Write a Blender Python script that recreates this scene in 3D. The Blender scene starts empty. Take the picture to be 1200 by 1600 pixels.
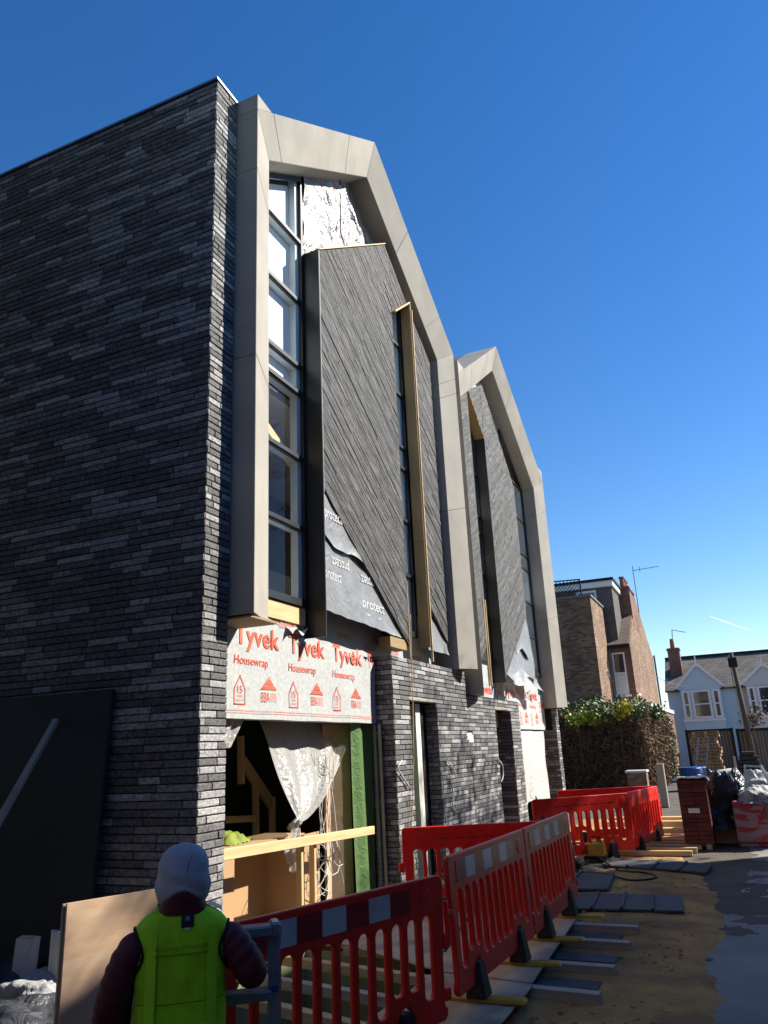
import bpy, bmesh, math, random
from mathutils import Vector, Matrix, noise as mnoise

# ------------------------------------------------------------------ camera, sky, sun, exposure
scene = bpy.context.scene
COL = scene.collection
FPX = 1198.48
RR = Matrix(((0.40646171, 0.25599437, 0.87707227), (-0.91264116, 0.15925019, 0.37646445), (-0.04330115, -0.95347064, 0.2983601)))
CAM = Vector((0, 0, 1.9))
cd = bpy.data.cameras.new('camera'); cam = bpy.data.objects.new('camera', cd); COL.objects.link(cam)
cd.sensor_fit = 'VERTICAL'; cd.sensor_height = 36; cd.lens = 36*FPX/1600; cd.clip_start = .05; cd.clip_end = 20000
ax = [RR.col[0], -RR.col[1], -RR.col[2]]
mw = Matrix.Identity(4)
for j in range(3):
    for i in range(3): mw[i][j] = ax[j][i]
mw.translation = CAM
cam.matrix_world = mw
scene.camera = cam
SUN = Vector((.226, -.289, .28)).normalized()
w = bpy.data.worlds.new('World'); scene.world = w; w.use_nodes = True
wn = w.node_tree.nodes; wl = w.node_tree.links
sky = wn.new('ShaderNodeTexSky'); sky.sky_type = 'NISHITA'; sky.sun_disc = False
sky.sun_elevation = math.asin(SUN.z); sky.sun_rotation = math.atan2(SUN.x, SUN.y)
sky.air_density = 1.0; sky.dust_density = .0; sky.ozone_density = 1.5; sky.altitude = 100
bg = wn['Background']; hsv = wn.new('ShaderNodeHueSaturation'); hsv.inputs['Saturation'].default_value = 1.36; hsv.inputs['Hue'].default_value = .508; wl.new(sky.outputs[0], hsv.inputs['Color']); wl.new(hsv.outputs[0], bg.inputs[0]); bg.inputs[1].default_value = .09
sd = bpy.data.lights.new('sun', 'SUN'); sd.energy = 5; sd.angle = math.radians(.53); sd.color = (1, .94, .84)
so = bpy.data.objects.new('sun', sd); COL.objects.link(so)
so.rotation_euler = SUN.to_track_quat('Z', 'Y').to_euler(); so.location = SUN*40
vs = scene.view_settings
vs.view_transform = 'Standard'; vs.look = 'None'; vs.exposure = .92; vs.gamma = 1
try: vs.use_curve_mapping = False
except Exception: pass

# ------------------------------------------------------------------ helpers
rng = random.Random(7)
U = rng.uniform
def ray(px, py): return RR @ Vector((px-600, py-800, FPX))
def PY(px, py, y): r = ray(px, py); return CAM + r*((y-CAM.y)/r.y)
def PX(px, py, x): r = ray(px, py); return CAM + r*((x-CAM.x)/r.x)
def PZ(px, py, z=0): r = ray(px, py); return CAM + r*((z-CAM.z)/r.z)
def PD(px, py, d): return CAM + ray(px, py)*(d/FPX)

WORLD = {}
def link(o, parent=None, M=None):
    COL.objects.link(o)
    M = M or Matrix.Identity(4)
    if parent is not None:
        o.parent = parent; o.matrix_local = WORLD[parent.name].inverted() @ M
    else: o.matrix_world = M
    WORLD[o.name] = M
    return o
def tag(o, label=None, cat=None, group=None, kind=None):
    if label: o['label'] = label
    if cat: o['category'] = cat
    if group: o['group'] = group
    if kind: o['kind'] = kind
    return o
def thing(name, label, cat, loc=(0, 0, 0), rz=0, group=None, M=None):
    o = bpy.data.objects.new(name, None); o.empty_display_size = .1
    link(o, None, M or (Matrix.Translation(Vector(loc)) @ Matrix.Rotation(rz, 4, 'Z')))
    return tag(o, label, cat, group)
def copy_tree(o, M, label=None, parent=None, name=None):
    c = o.copy(); COL.objects.link(c)
    if parent is None: c.matrix_world = M; WORLD[c.name] = M
    else:
        c.parent = parent
        WORLD[c.name] = WORLD[parent.name] @ o.matrix_basis
    if label: c['label'] = label
    for ch in list(o.children): copy_tree(ch, None, None, c)
    return c

class MB:
    """collects faces in world space (or local space of the parent when local=True)"""
    def __init__(s): s.v = []; s.f = []
    def add(s, vs, fs):
        n = len(s.v); s.v += [tuple(v) for v in vs]; s.f += [tuple(i+n for i in f) for f in fs]; return s
    def box(s, x0, x1, y0, y1, z0, z1):
        return s.add([(x0, y0, z0), (x1, y0, z0), (x1, y1, z0), (x0, y1, z0), (x0, y0, z1), (x1, y0, z1), (x1, y1, z1), (x0, y1, z1)],
                     [(0, 3, 2, 1), (4, 5, 6, 7), (0, 1, 5, 4), (1, 2, 6, 5), (2, 3, 7, 6), (3, 0, 4, 7)])
    def prism(s, poly, y0, y1):            # poly in x,z; extruded along y
        n = len(poly)
        vs = [(p[0], y0, p[1]) for p in poly]+[(p[0], y1, p[1]) for p in poly]
        return s.add(vs, [tuple(range(n)), tuple(range(2*n-1, n-1, -1))]+[(i, i+n, (i+1) % n+n, (i+1) % n) for i in range(n)])
    def prismx(s, poly, x0, x1):           # poly in y,z
        n = len(poly)
        vs = [(x0, p[0], p[1]) for p in poly]+[(x1, p[0], p[1]) for p in poly]
        return s.add(vs, [tuple(range(n)), tuple(range(2*n-1, n-1, -1))]+[(i, i+n, (i+1) % n+n, (i+1) % n) for i in range(n)])
    def slab(s, poly, z0, z1):             # poly in x,y
        n = len(poly)
        vs = [(p[0], p[1], z0) for p in poly]+[(p[0], p[1], z1) for p in poly]
        return s.add(vs, [tuple(range(n-1, -1, -1)), tuple(range(n, 2*n))]+[(i, (i+1) % n, (i+1) % n+n, i+n) for i in range(n)])
    def beam(s, p0, p1, a, b, up=(0, 0, 1)):
        p0 = Vector(p0); p1 = Vector(p1); d = (p1-p0).normalized(); up = Vector(up)
        if abs(d.dot(up)) > .98: up = Vector((0, 1, 0))
        x = d.cross(up).normalized(); y = x.cross(d)
        vs = []
        for p in (p0, p1):
            for i, j in ((-1, -1), (1, -1), (1, 1), (-1, 1)): vs.append(p+x*(i*a/2)+y*(j*b/2))
        return s.add(vs, [(3, 2, 1, 0), (4, 5, 6, 7), (0, 1, 5, 4), (1, 2, 6, 5), (2, 3, 7, 6), (3, 0, 4, 7)])
    def tube(s, pts, r, n=6, closed=False):
        pts = [Vector(p) for p in pts]; m = len(pts)
        rs = r if isinstance(r, (list, tuple)) else [r]*m
        vs = []; prev = None
        for i, p in enumerate(pts):
            d = (pts[min(i+1, m-1)]-pts[max(i-1, 0)])
            d = d.normalized() if d.length > 1e-9 else Vector((0, 0, 1))
            u = prev if prev is not None else (Vector((0, 0, 1)) if abs(d.z) < .9 else Vector((1, 0, 0)))
            x = (u-d*u.dot(d)); x = x.normalized() if x.length > 1e-6 else d.orthogonal().normalized()
            prev = x; y = d.cross(x)
            for k in range(n):
                a = 2*math.pi*k/n; vs.append(p+(x*math.cos(a)+y*math.sin(a))*rs[i])
        fs = []
        for i in range(m-1):
            for k in range(n):
                k2 = (k+1) % n; fs.append((i*n+k, i*n+k2, (i+1)*n+k2, (i+1)*n+k))
        fs += [tuple(range(n-1, -1, -1)), tuple(range((m-1)*n, m*n))]
        return s.add(vs, fs)
    def loft(s, rings, cap=True):
        n = len(rings[0]); vs = [v for r in rings for v in r]; fs = []
        for i in range(len(rings)-1):
            for k in range(n):
                k2 = (k+1) % n; fs.append((i*n+k, i*n+k2, (i+1)*n+k2, (i+1)*n+k))
        if cap: fs += [tuple(range(n-1, -1, -1)), tuple(range((len(rings)-1)*n, len(rings)*n))]
        return s.add(vs, fs)
    def grid(s, fn, nu, nv):
        vs = [fn(i/nu, j/nv) for j in range(nv+1) for i in range(nu+1)]
        return s.add(vs, [(j*(nu+1)+i, j*(nu+1)+i+1, (j+1)*(nu+1)+i+1, (j+1)*(nu+1)+i) for j in range(nv) for i in range(nu)])
    def build(s, name, mat, parent=None, local=False, M=None, bevel=0, smooth=False, seg=1, fix=True):
        me = bpy.data.meshes.new(name); me.from_pydata(s.v, [], s.f); me.update()
        if bevel or fix:
            bm = bmesh.new(); bm.from_mesh(me)
            if fix: bmesh.ops.recalc_face_normals(bm, faces=bm.faces)
            if bevel:
                bmesh.ops.remove_doubles(bm, verts=bm.verts, dist=1e-5)
                es = [e for e in bm.edges if len(e.link_faces) == 2 and e.calc_face_angle(0) > .5]
                bmesh.ops.bevel(bm, geom=es, offset=bevel, segments=seg, profile=.5, affect='EDGES', clamp_overlap=True)
            bm.to_mesh(me); bm.free()
        me.materials.append(mat)
        if smooth:
            for p in me.polygons: p.use_smooth = True
        o = bpy.data.objects.new(name, me)
        if M is None:
            if local or parent is None: M = (WORLD[parent.name] if parent is not None else Matrix.Identity(4))
            else:
                # geometry given in world space: shift to the parent's frame
                inv = WORLD[parent.name].inverted()
                me.transform(inv); M = WORLD[parent.name]
        return link(o, parent, M)

def rebase(o):
    """single-mesh thing: put its origin at its base centre"""
    me = o.data; xs = [v.co for v in me.vertices]
    c = Vector((sum(v.x for v in xs)/len(xs), sum(v.y for v in xs)/len(xs), min(v.z for v in xs)))
    me.transform(Matrix.Translation(-c)); o.matrix_world = o.matrix_world @ Matrix.Translation(c); WORLD[o.name] = o.matrix_world.copy()
    return o
def beam_obj(name, p0, p1, a, b, mat, parent=None, up=(0, 0, 1), bevel=.004):
    """timber: mesh runs along local X so the grain follows it"""
    p0 = Vector(p0); p1 = Vector(p1); L = (p1-p0).length; d = (p1-p0)/L; up = Vector(up)
    if abs(d.dot(up)) > .98: up = Vector((0, 1, 0))
    y = up.cross(d).normalized(); z = d.cross(y)
    M = Matrix.Identity(4)
    for i in range(3): M[i][0] = d[i]; M[i][1] = y[i]; M[i][2] = z[i]
    M.translation = p0
    return MB().box(0, L, -a/2, a/2, -b/2, b/2).build(name, mat, parent, M=M, bevel=bevel)

# ------------------------------------------------------------------ materials
MATS = {}
def N(t, typ, **kw):
    n = t.nodes.new(typ)
    for k, v in kw.items(): setattr(n, k, v)
    return n
def mat(name, c1, c2=None, scale=4, detail=5, rough=.8, bump=0, bscale=40, rand=0, island=False, spec=.3, metal=0, coord='pos',
        stretch=(1, 1, 1), rot=(0, 0, 0), c3=None, s3=.7, dirt=None, dscale=1.2, damt=.5, ndist=0, bstretch=None, rough2=None, lo=.3, hi=.7, bdist=.01, skew=0):
    m = bpy.data.materials.new(name); m.use_nodes = True; t = m.node_tree; L = t.links.new
    p = t.nodes['Principled BSDF']; p.inputs['Roughness'].default_value = rough
    p.inputs['Specular IOR Level'].default_value = spec; p.inputs['Metallic'].default_value = metal
    if coord == 'pos': src = N(t, 'ShaderNodeNewGeometry').outputs['Position']
    else: src = N(t, 'ShaderNodeTexCoord').outputs['Object']
    mp = N(t, 'ShaderNodeMapping'); L(src, mp.inputs[0]); mp.vector_type = 'TEXTURE'; mp.inputs['Scale'].default_value = [1/k for k in stretch]; mp.inputs['Rotation'].default_value = rot
    vec = mp.outputs[0]
    def nz(sc, det=detail, v=None, dist=ndist):
        n = N(t, 'ShaderNodeTexNoise'); n.inputs['Scale'].default_value = sc; n.inputs['Detail'].default_value = det; n.inputs['Distortion'].default_value = dist
        L(v or vec, n.inputs['Vector']); return n.outputs['Fac']
    def mr(x, a, b, c, d):
        r = N(t, 'ShaderNodeMapRange'); L(x, r.inputs[0])
        for i, v in enumerate((a, b, c, d)): r.inputs[i+1].default_value = v
        return r.outputs[0]
    def mix(f, a, b, bt='MIX'):
        x = N(t, 'ShaderNodeMix', data_type='RGBA', blend_type=bt)
        for i, v in ((0, f), (6, a), (7, b)):
            if hasattr(v, 'is_linked') or hasattr(v, 'node'): L(v, x.inputs[i])
            elif i == 0: x.inputs[0].default_value = v
            else: x.inputs[i].default_value = (*v, 1) if len(v) == 3 else v
        return x.outputs[2]
    c2 = c2 or tuple(k*.8 for k in c1)
    col = mix(mr(nz(scale), lo, hi, 0, 1), c1, c2)
    if c3: col = mix(mr(nz(s3, 4), .5, .72, 0, 1), col, c3)
    if dirt: col = mix(mr(nz(dscale, 7, src), .45, .75, 0, damt), col, dirt)
    if rand:
        if island: g = N(t, 'ShaderNodeNewGeometry').outputs['Random Per Island']
        oi = N(t, 'ShaderNodeObjectInfo').outputs['Random']
        if island:
            a = N(t, 'ShaderNodeMath', operation='ADD'); L(g, a.inputs[0]); L(oi, a.inputs[1])
            fr = N(t, 'ShaderNodeMath', operation='FRACT'); L(a.outputs[0], fr.inputs[0]); oi = fr.outputs[0]
        if skew:
            pw_ = N(t, 'ShaderNodeMath', operation='POWER'); L(oi, pw_.inputs[0]); pw_.inputs[1].default_value = skew; oi = pw_.outputs[0]
        v = mr(oi, 0, 1, 1-rand, 1+rand*(2.2 if skew else 1))
        hs = N(t, 'ShaderNodeHueSaturation'); L(col, hs.inputs['Color']); L(v, hs.inputs['Value']); col = hs.outputs[0]
    L(col, p.inputs['Base Color'])
    if rough2 is not None: L(mr(nz(scale*2.3), .3, .7, rough, rough2), p.inputs['Roughness'])
    if bump:
        v = vec
        if bstretch:
            mp2 = N(t, 'ShaderNodeMapping'); L(src, mp2.inputs[0]); mp2.vector_type = 'TEXTURE'; mp2.inputs['Scale'].default_value = [1/k for k in bstretch]; mp2.inputs['Rotation'].default_value = rot; v = mp2.outputs[0]
        b = N(t, 'ShaderNodeBump'); b.inputs['Strength'].default_value = bump; b.inputs['Distance'].default_value = bdist
        L(nz(bscale, 6, v), b.inputs['Height']); L(b.outputs[0], p.inputs['Normal'])
    MATS[name] = m; return m
def glass_mat(name, tint=(.96, .98, .98), refl=.12):
    m = bpy.data.materials.new(name); m.use_nodes = True; t = m.node_tree; L = t.links.new
    t.nodes.remove(t.nodes['Principled BSDF']); out = t.nodes['Material Output']
    tr = N(t, 'ShaderNodeBsdfTransparent'); tr.inputs[0].default_value = (*tint, 1)
    gl = N(t, 'ShaderNodeBsdfGlossy'); gl.inputs['Roughness'].default_value = .01
    lw = N(t, 'ShaderNodeLayerWeight'); lw.inputs[0].default_value = .5
    pw_ = N(t, 'ShaderNodeMath', operation='POWER'); L(lw.outputs['Facing'], pw_.inputs[0]); pw_.inputs[1].default_value = 4
    ma = N(t, 'ShaderNodeMath', operation='MULTIPLY_ADD'); L(pw_.outputs[0], ma.inputs[0]); ma.inputs[1].default_value = .55; ma.inputs[2].default_value = .02
    mx = N(t, 'ShaderNodeMixShader'); L(ma.outputs[0], mx.inputs[0]); L(tr.outputs[0], mx.inputs[1]); L(gl.outputs[0], mx.inputs[2]); L(mx.outputs[0], out.inputs[0])
    return m
def film_mat(name, col, transp=.25, rough=.3, transl=.5, bump=.4, bscale=9):
    m = bpy.data.materials.new(name); m.use_nodes = True; t = m.node_tree; L = t.links.new
    p = t.nodes['Principled BSDF']; out = t.nodes['Material Output']
    p.inputs['Base Color'].default_value = (*col, 1); p.inputs['Roughness'].default_value = rough
    tl = N(t, 'ShaderNodeBsdfTranslucent'); tl.inputs[0].default_value = (*col, 1)
    tr = N(t, 'ShaderNodeBsdfTransparent')
    a = N(t, 'ShaderNodeMixShader'); a.inputs[0].default_value = transl; L(p.outputs[0], a.inputs[1]); L(tl.outputs[0], a.inputs[2])
    b = N(t, 'ShaderNodeMixShader'); b.inputs[0].default_value = transp; L(a.outputs[0], b.inputs[1]); L(tr.outputs[0], b.inputs[2])
    L(b.outputs[0], out.inputs[0])
    tc = N(t, 'ShaderNodeNewGeometry'); nn = N(t, 'ShaderNodeTexNoise'); nn.inputs['Scale'].default_value = bscale; nn.inputs['Detail'].default_value = 4; nn.inputs['Distortion'].default_value = 1.5
    L(tc.outputs['Position'], nn.inputs['Vector']); bp = N(t, 'ShaderNodeBump'); bp.inputs['Strength'].default_value = bump; bp.inputs['Distance'].default_value = .05
    L(nn.outputs['Fac'], bp.inputs['Height']); L(bp.outputs[0], p.inputs['Normal']); L(bp.outputs[0], tl.inputs['Normal'])
    return m

m_brick = mat('dark_brick', (.135, .133, .133), (.33, .322, .305), scale=26, detail=8, rough=.85, bump=.45, bscale=70, rand=.42, skew=2.8, island=True, spec=.25, stretch=(1, 1, 1.6), lo=.36, hi=.74, bdist=.012)
m_mortar = mat('dark_mortar', (.02, .02, .022), rough=.95)
m_conc = mat('cast_concrete', (.40, .37, .318), (.335, .31, .265), scale=1.6, detail=8, rough=.85, bump=.12, bscale=60, rand=.03, dirt=(.24, .225, .20), dscale=1.7, damt=.42, spec=.2)
m_concdark = mat('concrete_core', (.20, .19, .175), rough=.9)
m_black = mat('black_aluminium', (.012, .012, .013), (.016, .016, .018), rough=.38, spec=.5)
m_pale = mat('pale_frame', (.62, .66, .66), (.58, .62, .63), rough=.45)
m_white = mat('white_board', (.82, .83, .82), (.76, .77, .77), scale=3, rough=.7)
ANG = math.atan2(-1.67, 2.56)
def slate_mat(name, ang):
    return mat(name, (.032, .031, .030), (.165, .16, .152), scale=10, detail=10, rough=.7, bump=1.0, bscale=18, rand=.3, island=True, spec=.35,
               stretch=(.3, 1, 4.2), rot=(0, -ang, 0), bstretch=(.5, 1, 5.5), lo=.38, hi=.66, bdist=.03)
m_slate1 = slate_mat('slate_falling', ANG)
m_slate2 = slate_mat('slate_rising', -ANG)
m_memb = mat('grey_membrane', (.25, .252, .25), (.19, .192, .19), scale=2.5, rough=.42, bump=.35, bscale=5, spec=.5, ndist=1.2, bdist=.06)
m_wrap = mat('white_housewrap', (.50, .51, .49), (.385, .40, .385), scale=22, detail=3, rough=.75, bump=.25, bscale=6, spec=.3, bdist=.03)
m_wrapshade = mat('shaded_housewrap', (.30, .31, .31), (.24, .25, .25), scale=12, rough=.8)  # darker copy of the housewrap, shade put into its colour
m_red = mat('red_print', (.72, .10, .055), (.66, .12, .07), rough=.7)
m_grey = mat('white_print', (.62, .62, .61), rough=.6)
m_foil = mat('crumpled_foil', (.33, .33, .325), (.19, .19, .185), scale=3, rough=.38, bump=.8, bscale=1.5, spec=.5, metal=.2, ndist=2.2, c3=(.50, .24, .19), s3=1.1, bdist=.14)
m_pine = mat('pine_timber', (.68, .50, .27), (.56, .38, .18), scale=5, rough=.65, coord='obj', stretch=(.35, 5, 5), bump=.15, bscale=30, bstretch=(.4, 6, 6), rand=.12)
m_pineold = mat('weathered_timber', (.52, .45, .36), (.36, .30, .23), scale=5, rough=.8, coord='obj', stretch=(.4, 5, 5), bump=.25, bscale=30, bstretch=(.4, 6, 6), rand=.18)
m_ochre = mat('timber_lining', (.40, .27, .13), (.33, .215, .10), scale=4, rough=.7, coord='obj', stretch=(.4, 5, 5), rand=.1)
m_ply = mat('plywood', (.66, .46, .31), (.56, .37, .23), scale=2.2, detail=6, rough=.7, stretch=(1, 1, 5), ndist=.8, c3=(.64, .48, .33), s3=2.0, bump=.1)
m_plyfloor = mat('site_plywood', (.62, .48, .33), (.48, .36, .24), scale=3, detail=7, rough=.8, stretch=(1, 3, 1), rand=.12, dirt=(.13, .11, .09), dscale=2.5, damt=.7)
m_card = mat('cardboard', (.50, .32, .165), (.45, .285, .145), scale=1.5, rough=.85)
m_plaster = mat('plaster', (.78, .74, .65), (.70, .66, .57), scale=.8, rough=.9)
m_patch = mat('skim_patch', (.62, .56, .46), rough=.9)
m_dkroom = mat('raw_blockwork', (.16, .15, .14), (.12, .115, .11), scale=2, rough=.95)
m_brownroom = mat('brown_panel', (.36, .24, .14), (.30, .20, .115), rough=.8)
m_green = film_mat('green_membrane', (.17, .30, .11), .12, .4, .25)
m_plast = film_mat('clear_plastic', (.80, .79, .75), .34, .22, .35, .6, 7)
m_plast2 = film_mat('milky_plastic', (.86, .84, .78), .03, .3, .35, .6, 6)
m_barr = mat('red_plastic', (.92, .024, .012), (.82, .02, .010), scale=3, rough=.42, spec=.4, dirt=(.34, .02, .02), dscale=4, damt=.4, coord='obj')
m_refl_w = mat('white_reflector', (.60, .62, .64), (.52, .54, .57), scale=30, rough=.3, spec=.5, dirt=(.3, .3, .3), dscale=5)
m_refl_r = mat('red_reflector', (.30, .008, .015), (.26, .006, .012), scale=30, rough=.3, spec=.5)
m_rubber = mat('black_rubber', (.018, .018, .019), (.03, .029, .028), scale=6, rough=.7, dirt=(.10, .085, .07), dscale=5, damt=.4)
m_yel = mat('yellow_plastic', (.62, .36, .02), (.52, .29, .02), scale=4, rough=.5, dirt=(.25, .18, .08), dscale=6, damt=.6)
m_alu = mat('ladder_aluminium', (.30, .34, .40), (.24, .28, .33), scale=8, rough=.45, metal=.55, stretch=(1, 1, .3), dirt=(.16, .17, .18), dscale=9)
m_blue = mat('blue_plastic', (.02, .09, .32), (.016, .07, .26), rough=.4)
m_glass = glass_mat('window_glass')
m_hoard = mat('charcoal_sheet', (.040, .041, .038), (.032, .033, .031), scale=1.4, rough=.55, spec=.3)
m_road = mat('worn_concrete', (.33, .32, .30), (.24, .232, .22), scale=1.3, detail=9, rough=.9, bump=.35, bscale=28, dirt=(.12, .108, .092), dscale=.55, damt=.8, bdist=.012)
m_soil = mat('dark_soil', (.13, .108, .085), (.075, .064, .054), scale=2.2, detail=9, rough=.95, bump=.8, bscale=18, bdist=.03, dirt=(.16, .125, .085), dscale=.9, damt=.6)
m_sand = mat('damp_sand', (.56, .31, .10), (.34, .185, .065), scale=3, detail=9, rough=.95, bump=.8, bscale=20, bdist=.03, dirt=(.07, .058, .045), dscale=1.1, damt=.75)
m_mat = mat('grey_rubber_panel', (.085, .088, .095), (.06, .062, .068), scale=4, detail=8, rough=.75, bump=.2, rand=.15, dirt=(.14, .12, .10), dscale=3, damt=.5)
m_oldbrick = mat('brown_stock_brick', (.145, .085, .06), (.22, .14, .095), scale=3, detail=6, rough=.9, bump=.3, bscale=40, rand=.4, island=True)
m_oldbrick_lit = mat('lit_stock_brick', (.30, .185, .11), (.40, .27, .16), scale=3, detail=6, rough=.9, bump=.3, bscale=40, rand=.3, island=True)  # lighter copy of the stock brick with sunlight in its colour
m_oldmortar = mat('lime_mortar', (.15, .12, .095), rough=.95)
m_tile = mat('roof_tile', (.085, .078, .072), (.13, .118, .105), scale=5, detail=6, rough=.85, rand=.3, island=True)
m_tile_b = mat('brown_roof_tile', (.15, .105, .08), (.10, .075, .06), scale=5, rough=.85, rand=.3, island=True)
m_blueh = mat('pale_blue_render', (.50, .63, .70), (.46, .59, .66), scale=1, rough=.8)
m_greyh = mat('pale_grey_render', (.60, .60, .58), (.55, .55, .53), scale=1, rough=.8)
m_wpaint = mat('white_paint', (.80, .80, .78), (.74, .74, .73), rough=.5)
m_dkglass = mat('dark_window_glass', (.03, .035, .04), (.06, .065, .07), scale=2, rough=.05, spec=1.0)
m_terra = mat('terracotta', (.36, .12, .06), rough=.8)
m_leadgrey = mat('lead_grey', (.18, .19, .20), rough=.6)
m_fence = mat('fence_board', (.15, .115, .09), (.11, .085, .065), scale=3, rough=.9, stretch=(1, 1, .2), rand=.25)
m_leaf = mat('ivy_leaf', (.055, .095, .022), (.11, .15, .035), scale=3, rough=.5, rand=.35, island=True, spec=.4)
m_leafy = mat('yellow_flower', (.62, .52, .05), rough=.6)
m_twig = mat('dead_stem', (.20, .13, .075), (.12, .075, .045), scale=3, rough=.9, rand=.4, island=True)
m_bark = mat('bark', (.10, .08, .06), rough=.9)
m_hiviz = mat('hiviz_yellow', (.42, .90, .012), (.34, .78, .012), scale=6, rough=.7, bump=.5, bscale=7, dirt=(.26, .38, .02), dscale=5, damt=.55, bdist=.03, coord='obj', ndist=1)
m_jacket = mat('maroon_quilt', (.115, .016, .032), (.075, .012, .022), scale=12, rough=.6, spec=.35, bump=.4, bscale=25, coord='obj')
m_hood = mat('grey_fleece', (.40, .43, .48), (.35, .38, .43), scale=12, rough=.95, bump=.3, bscale=60, coord='obj')
m_dark = mat('dark_trim', (.014, .014, .016), rough=.7)
m_trous = mat('dark_trousers', (.025, .027, .035), rough=.9)
m_skin = mat('skin', (.52, .33, .25), rough=.5)
m_silver = mat('reflective_tape', (.45, .47, .5), rough=.3, spec=.5)
m_blackplast = mat('black_sheet', (.018, .019, .02), (.03, .031, .033), scale=4, rough=.26, spec=.6, bump=.9, bscale=5, ndist=2, bdist=.08)
m_bag = mat('white_sack', (.42, .42, .41), (.30, .30, .295), scale=4, rough=.6, bump=.7, bscale=7, ndist=1.5, bdist=.05)
m_bagg = mat('grey_rubble_sack', (.065, .068, .075), (.04, .042, .047), scale=4, rough=.36, bump=.8, bscale=6, ndist=1.5, bdist=.06)
m_redbrick = mat('red_brick', (.17, .045, .035), (.12, .035, .03), scale=5, rough=.85, rand=.25, island=True)
m_packred = mat('printed_wrap', (.36, .05, .055), (.34, .22, .24), scale=3.5, rough=.3, stretch=(1, 1, 3), lo=.45, hi=.5)
m_cloud = film_mat('ice_cloud', (.95, .95, .97), .25, 1, .85, 0)
m_cable = mat('white_cable', (.62, .60, .56), rough=.5)
m_cableb = mat('black_cable', (.02, .02, .02), rough=.5)

# ------------------------------------------------------------------ ground
PIT = (5.45, 7.75, 2.75, 4.42)
def rect_with_hole(x0, x1, y0, y1, h, z):
    a, b, c, d = h
    m = MB()
    for (p, q, r, s) in ((x0, a, y0, y1), (b, x1, y0, y1), (a, b, y0, c), (a, b, d, y1)):
        m.add([(p, r, z), (q, r, z), (q, s, z), (p, s, z)], [(0, 1, 2, 3)])
    return m
tag(rect_with_hole(-3000, 3000, -3000, 3000, PIT, 0).build('ground', m_soil), kind='structure')
def rough_sheet(name, poly, z, m, amp=.0, n=40, jag=.05):
    """flat patch with a ragged outline"""
    pts = []
    for i in range(len(poly)):
        a = Vector(poly[i]); b = Vector(poly[(i+1) % len(poly)]); k = max(1, int((b-a).length/.06)) if (b-a).length < 40 else 1
        for j in range(k):
            p = a.lerp(b, j/k)
            if k > 1: p = p + Vector((mnoise.noise(Vector((p.x*1.5, p.y*1.5, 3))), mnoise.noise(Vector((p.x*1.5, p.y*1.5, 9)))+.5*mnoise.noise(Vector((p.x*5, p.y*5, 9)))+.25*mnoise.noise(Vector((p.x*14, p.y*14, 2)))))*jag*3
            pts.append((p.x, p.y, z))
    return tag(MB().add(pts, [tuple(range(len(pts)))]).build(name, m), kind='structure')
rough_sheet('concrete_road', [(-20, -4.2), (60, -4.2), (60, -.4), (15.5, .1), (12.5, .2), (10.2, .5), (8, .62), (6, .7), (-20, .9)], .004, m_road, jag=.06)
def mound(name, x0, x1, y0, y1, m, seed, h=.03, nx=120, ny=60, edge=.35):
    """low uneven spread: its rim dips under the ground so the outline comes out ragged"""
    def fn(u, v):
        x = x0+(x1-x0)*u; y = y0+(y1-y0)*v
        d = min(u*(x1-x0), (1-u)*(x1-x0), v*(y1-y0), (1-v)*(y1-y0))/edge
        n = mnoise.noise(Vector((x*.9, y*1.1, seed)))*.55+mnoise.noise(Vector((x*2.6, y*2.8, seed+3)))*.35+mnoise.noise(Vector((x*7, y*7, seed+7)))*.2+mnoise.noise(Vector((x*16, y*16, seed+9)))*.10
        return (x, y, -.02+h*min(1, d)+h*.75*n)
    return tag(MB().grid(fn, nx, ny).build(name, m, smooth=True), kind='structure')
mound('sand_path', 4.8, 11.9, .25, 2.2, m_sand, 2, .034, 180, 60)
mound('sand_patch', 11.0, 14.0, .55, 2.5, m_sand, 5, .034, 90, 60)
mound('soil_spread', 8.8, 15.2, -.55, 1.0, m_soil, 8, .026, 160, 50, .5)
mound('sand_spread', 14.2, 22.0, .9, 4.3, m_sand, 11, .03, 140, 60)
# lumps of sand and soil
clod = MB()
for i in range(700):
    x = U(5, 13.5); y = U(.75, 2.1); r = U(.005, .022)*(1 if rng.random() < .93 else 1.7); a0 = U(0, 6)
    def rg(k, h): return [(x+r*k*U(.7, 1.2)*math.cos(a0+j*1.047), y+r*k*U(.7, 1.2)*math.sin(a0+j*1.047), .008+r*h) for j in range(6)]
    clod.loft([rg(1.15, -.5), rg(1.0, .35), rg(.55, .75)])
tag(clod.build('loose_clods', m_sand, fix=False), 'loose clods of sand and soil along the path', 'soil', kind='stuff')
# pit walls
a, b, c, d = PIT
m_pit = mat('green_pit_lining', (.30, .34, .17), (.22, .26, .12), scale=2, rough=.8)
pm = MB()
pm.box(a-.1, a, c-.1, d+.1, -1.0, -.002).box(b, b+.1, c-.1, d+.1, -1.0, -.002).box(a, b, c-.1, c, -1.0, -.002).box(a, b, d, d+.1, -1.0, -.002).box(a-.1, b+.1, c-.1, d+.1, -1.1, -1.0)
tag(pm.build('pit', m_pit), kind='structure')

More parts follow.
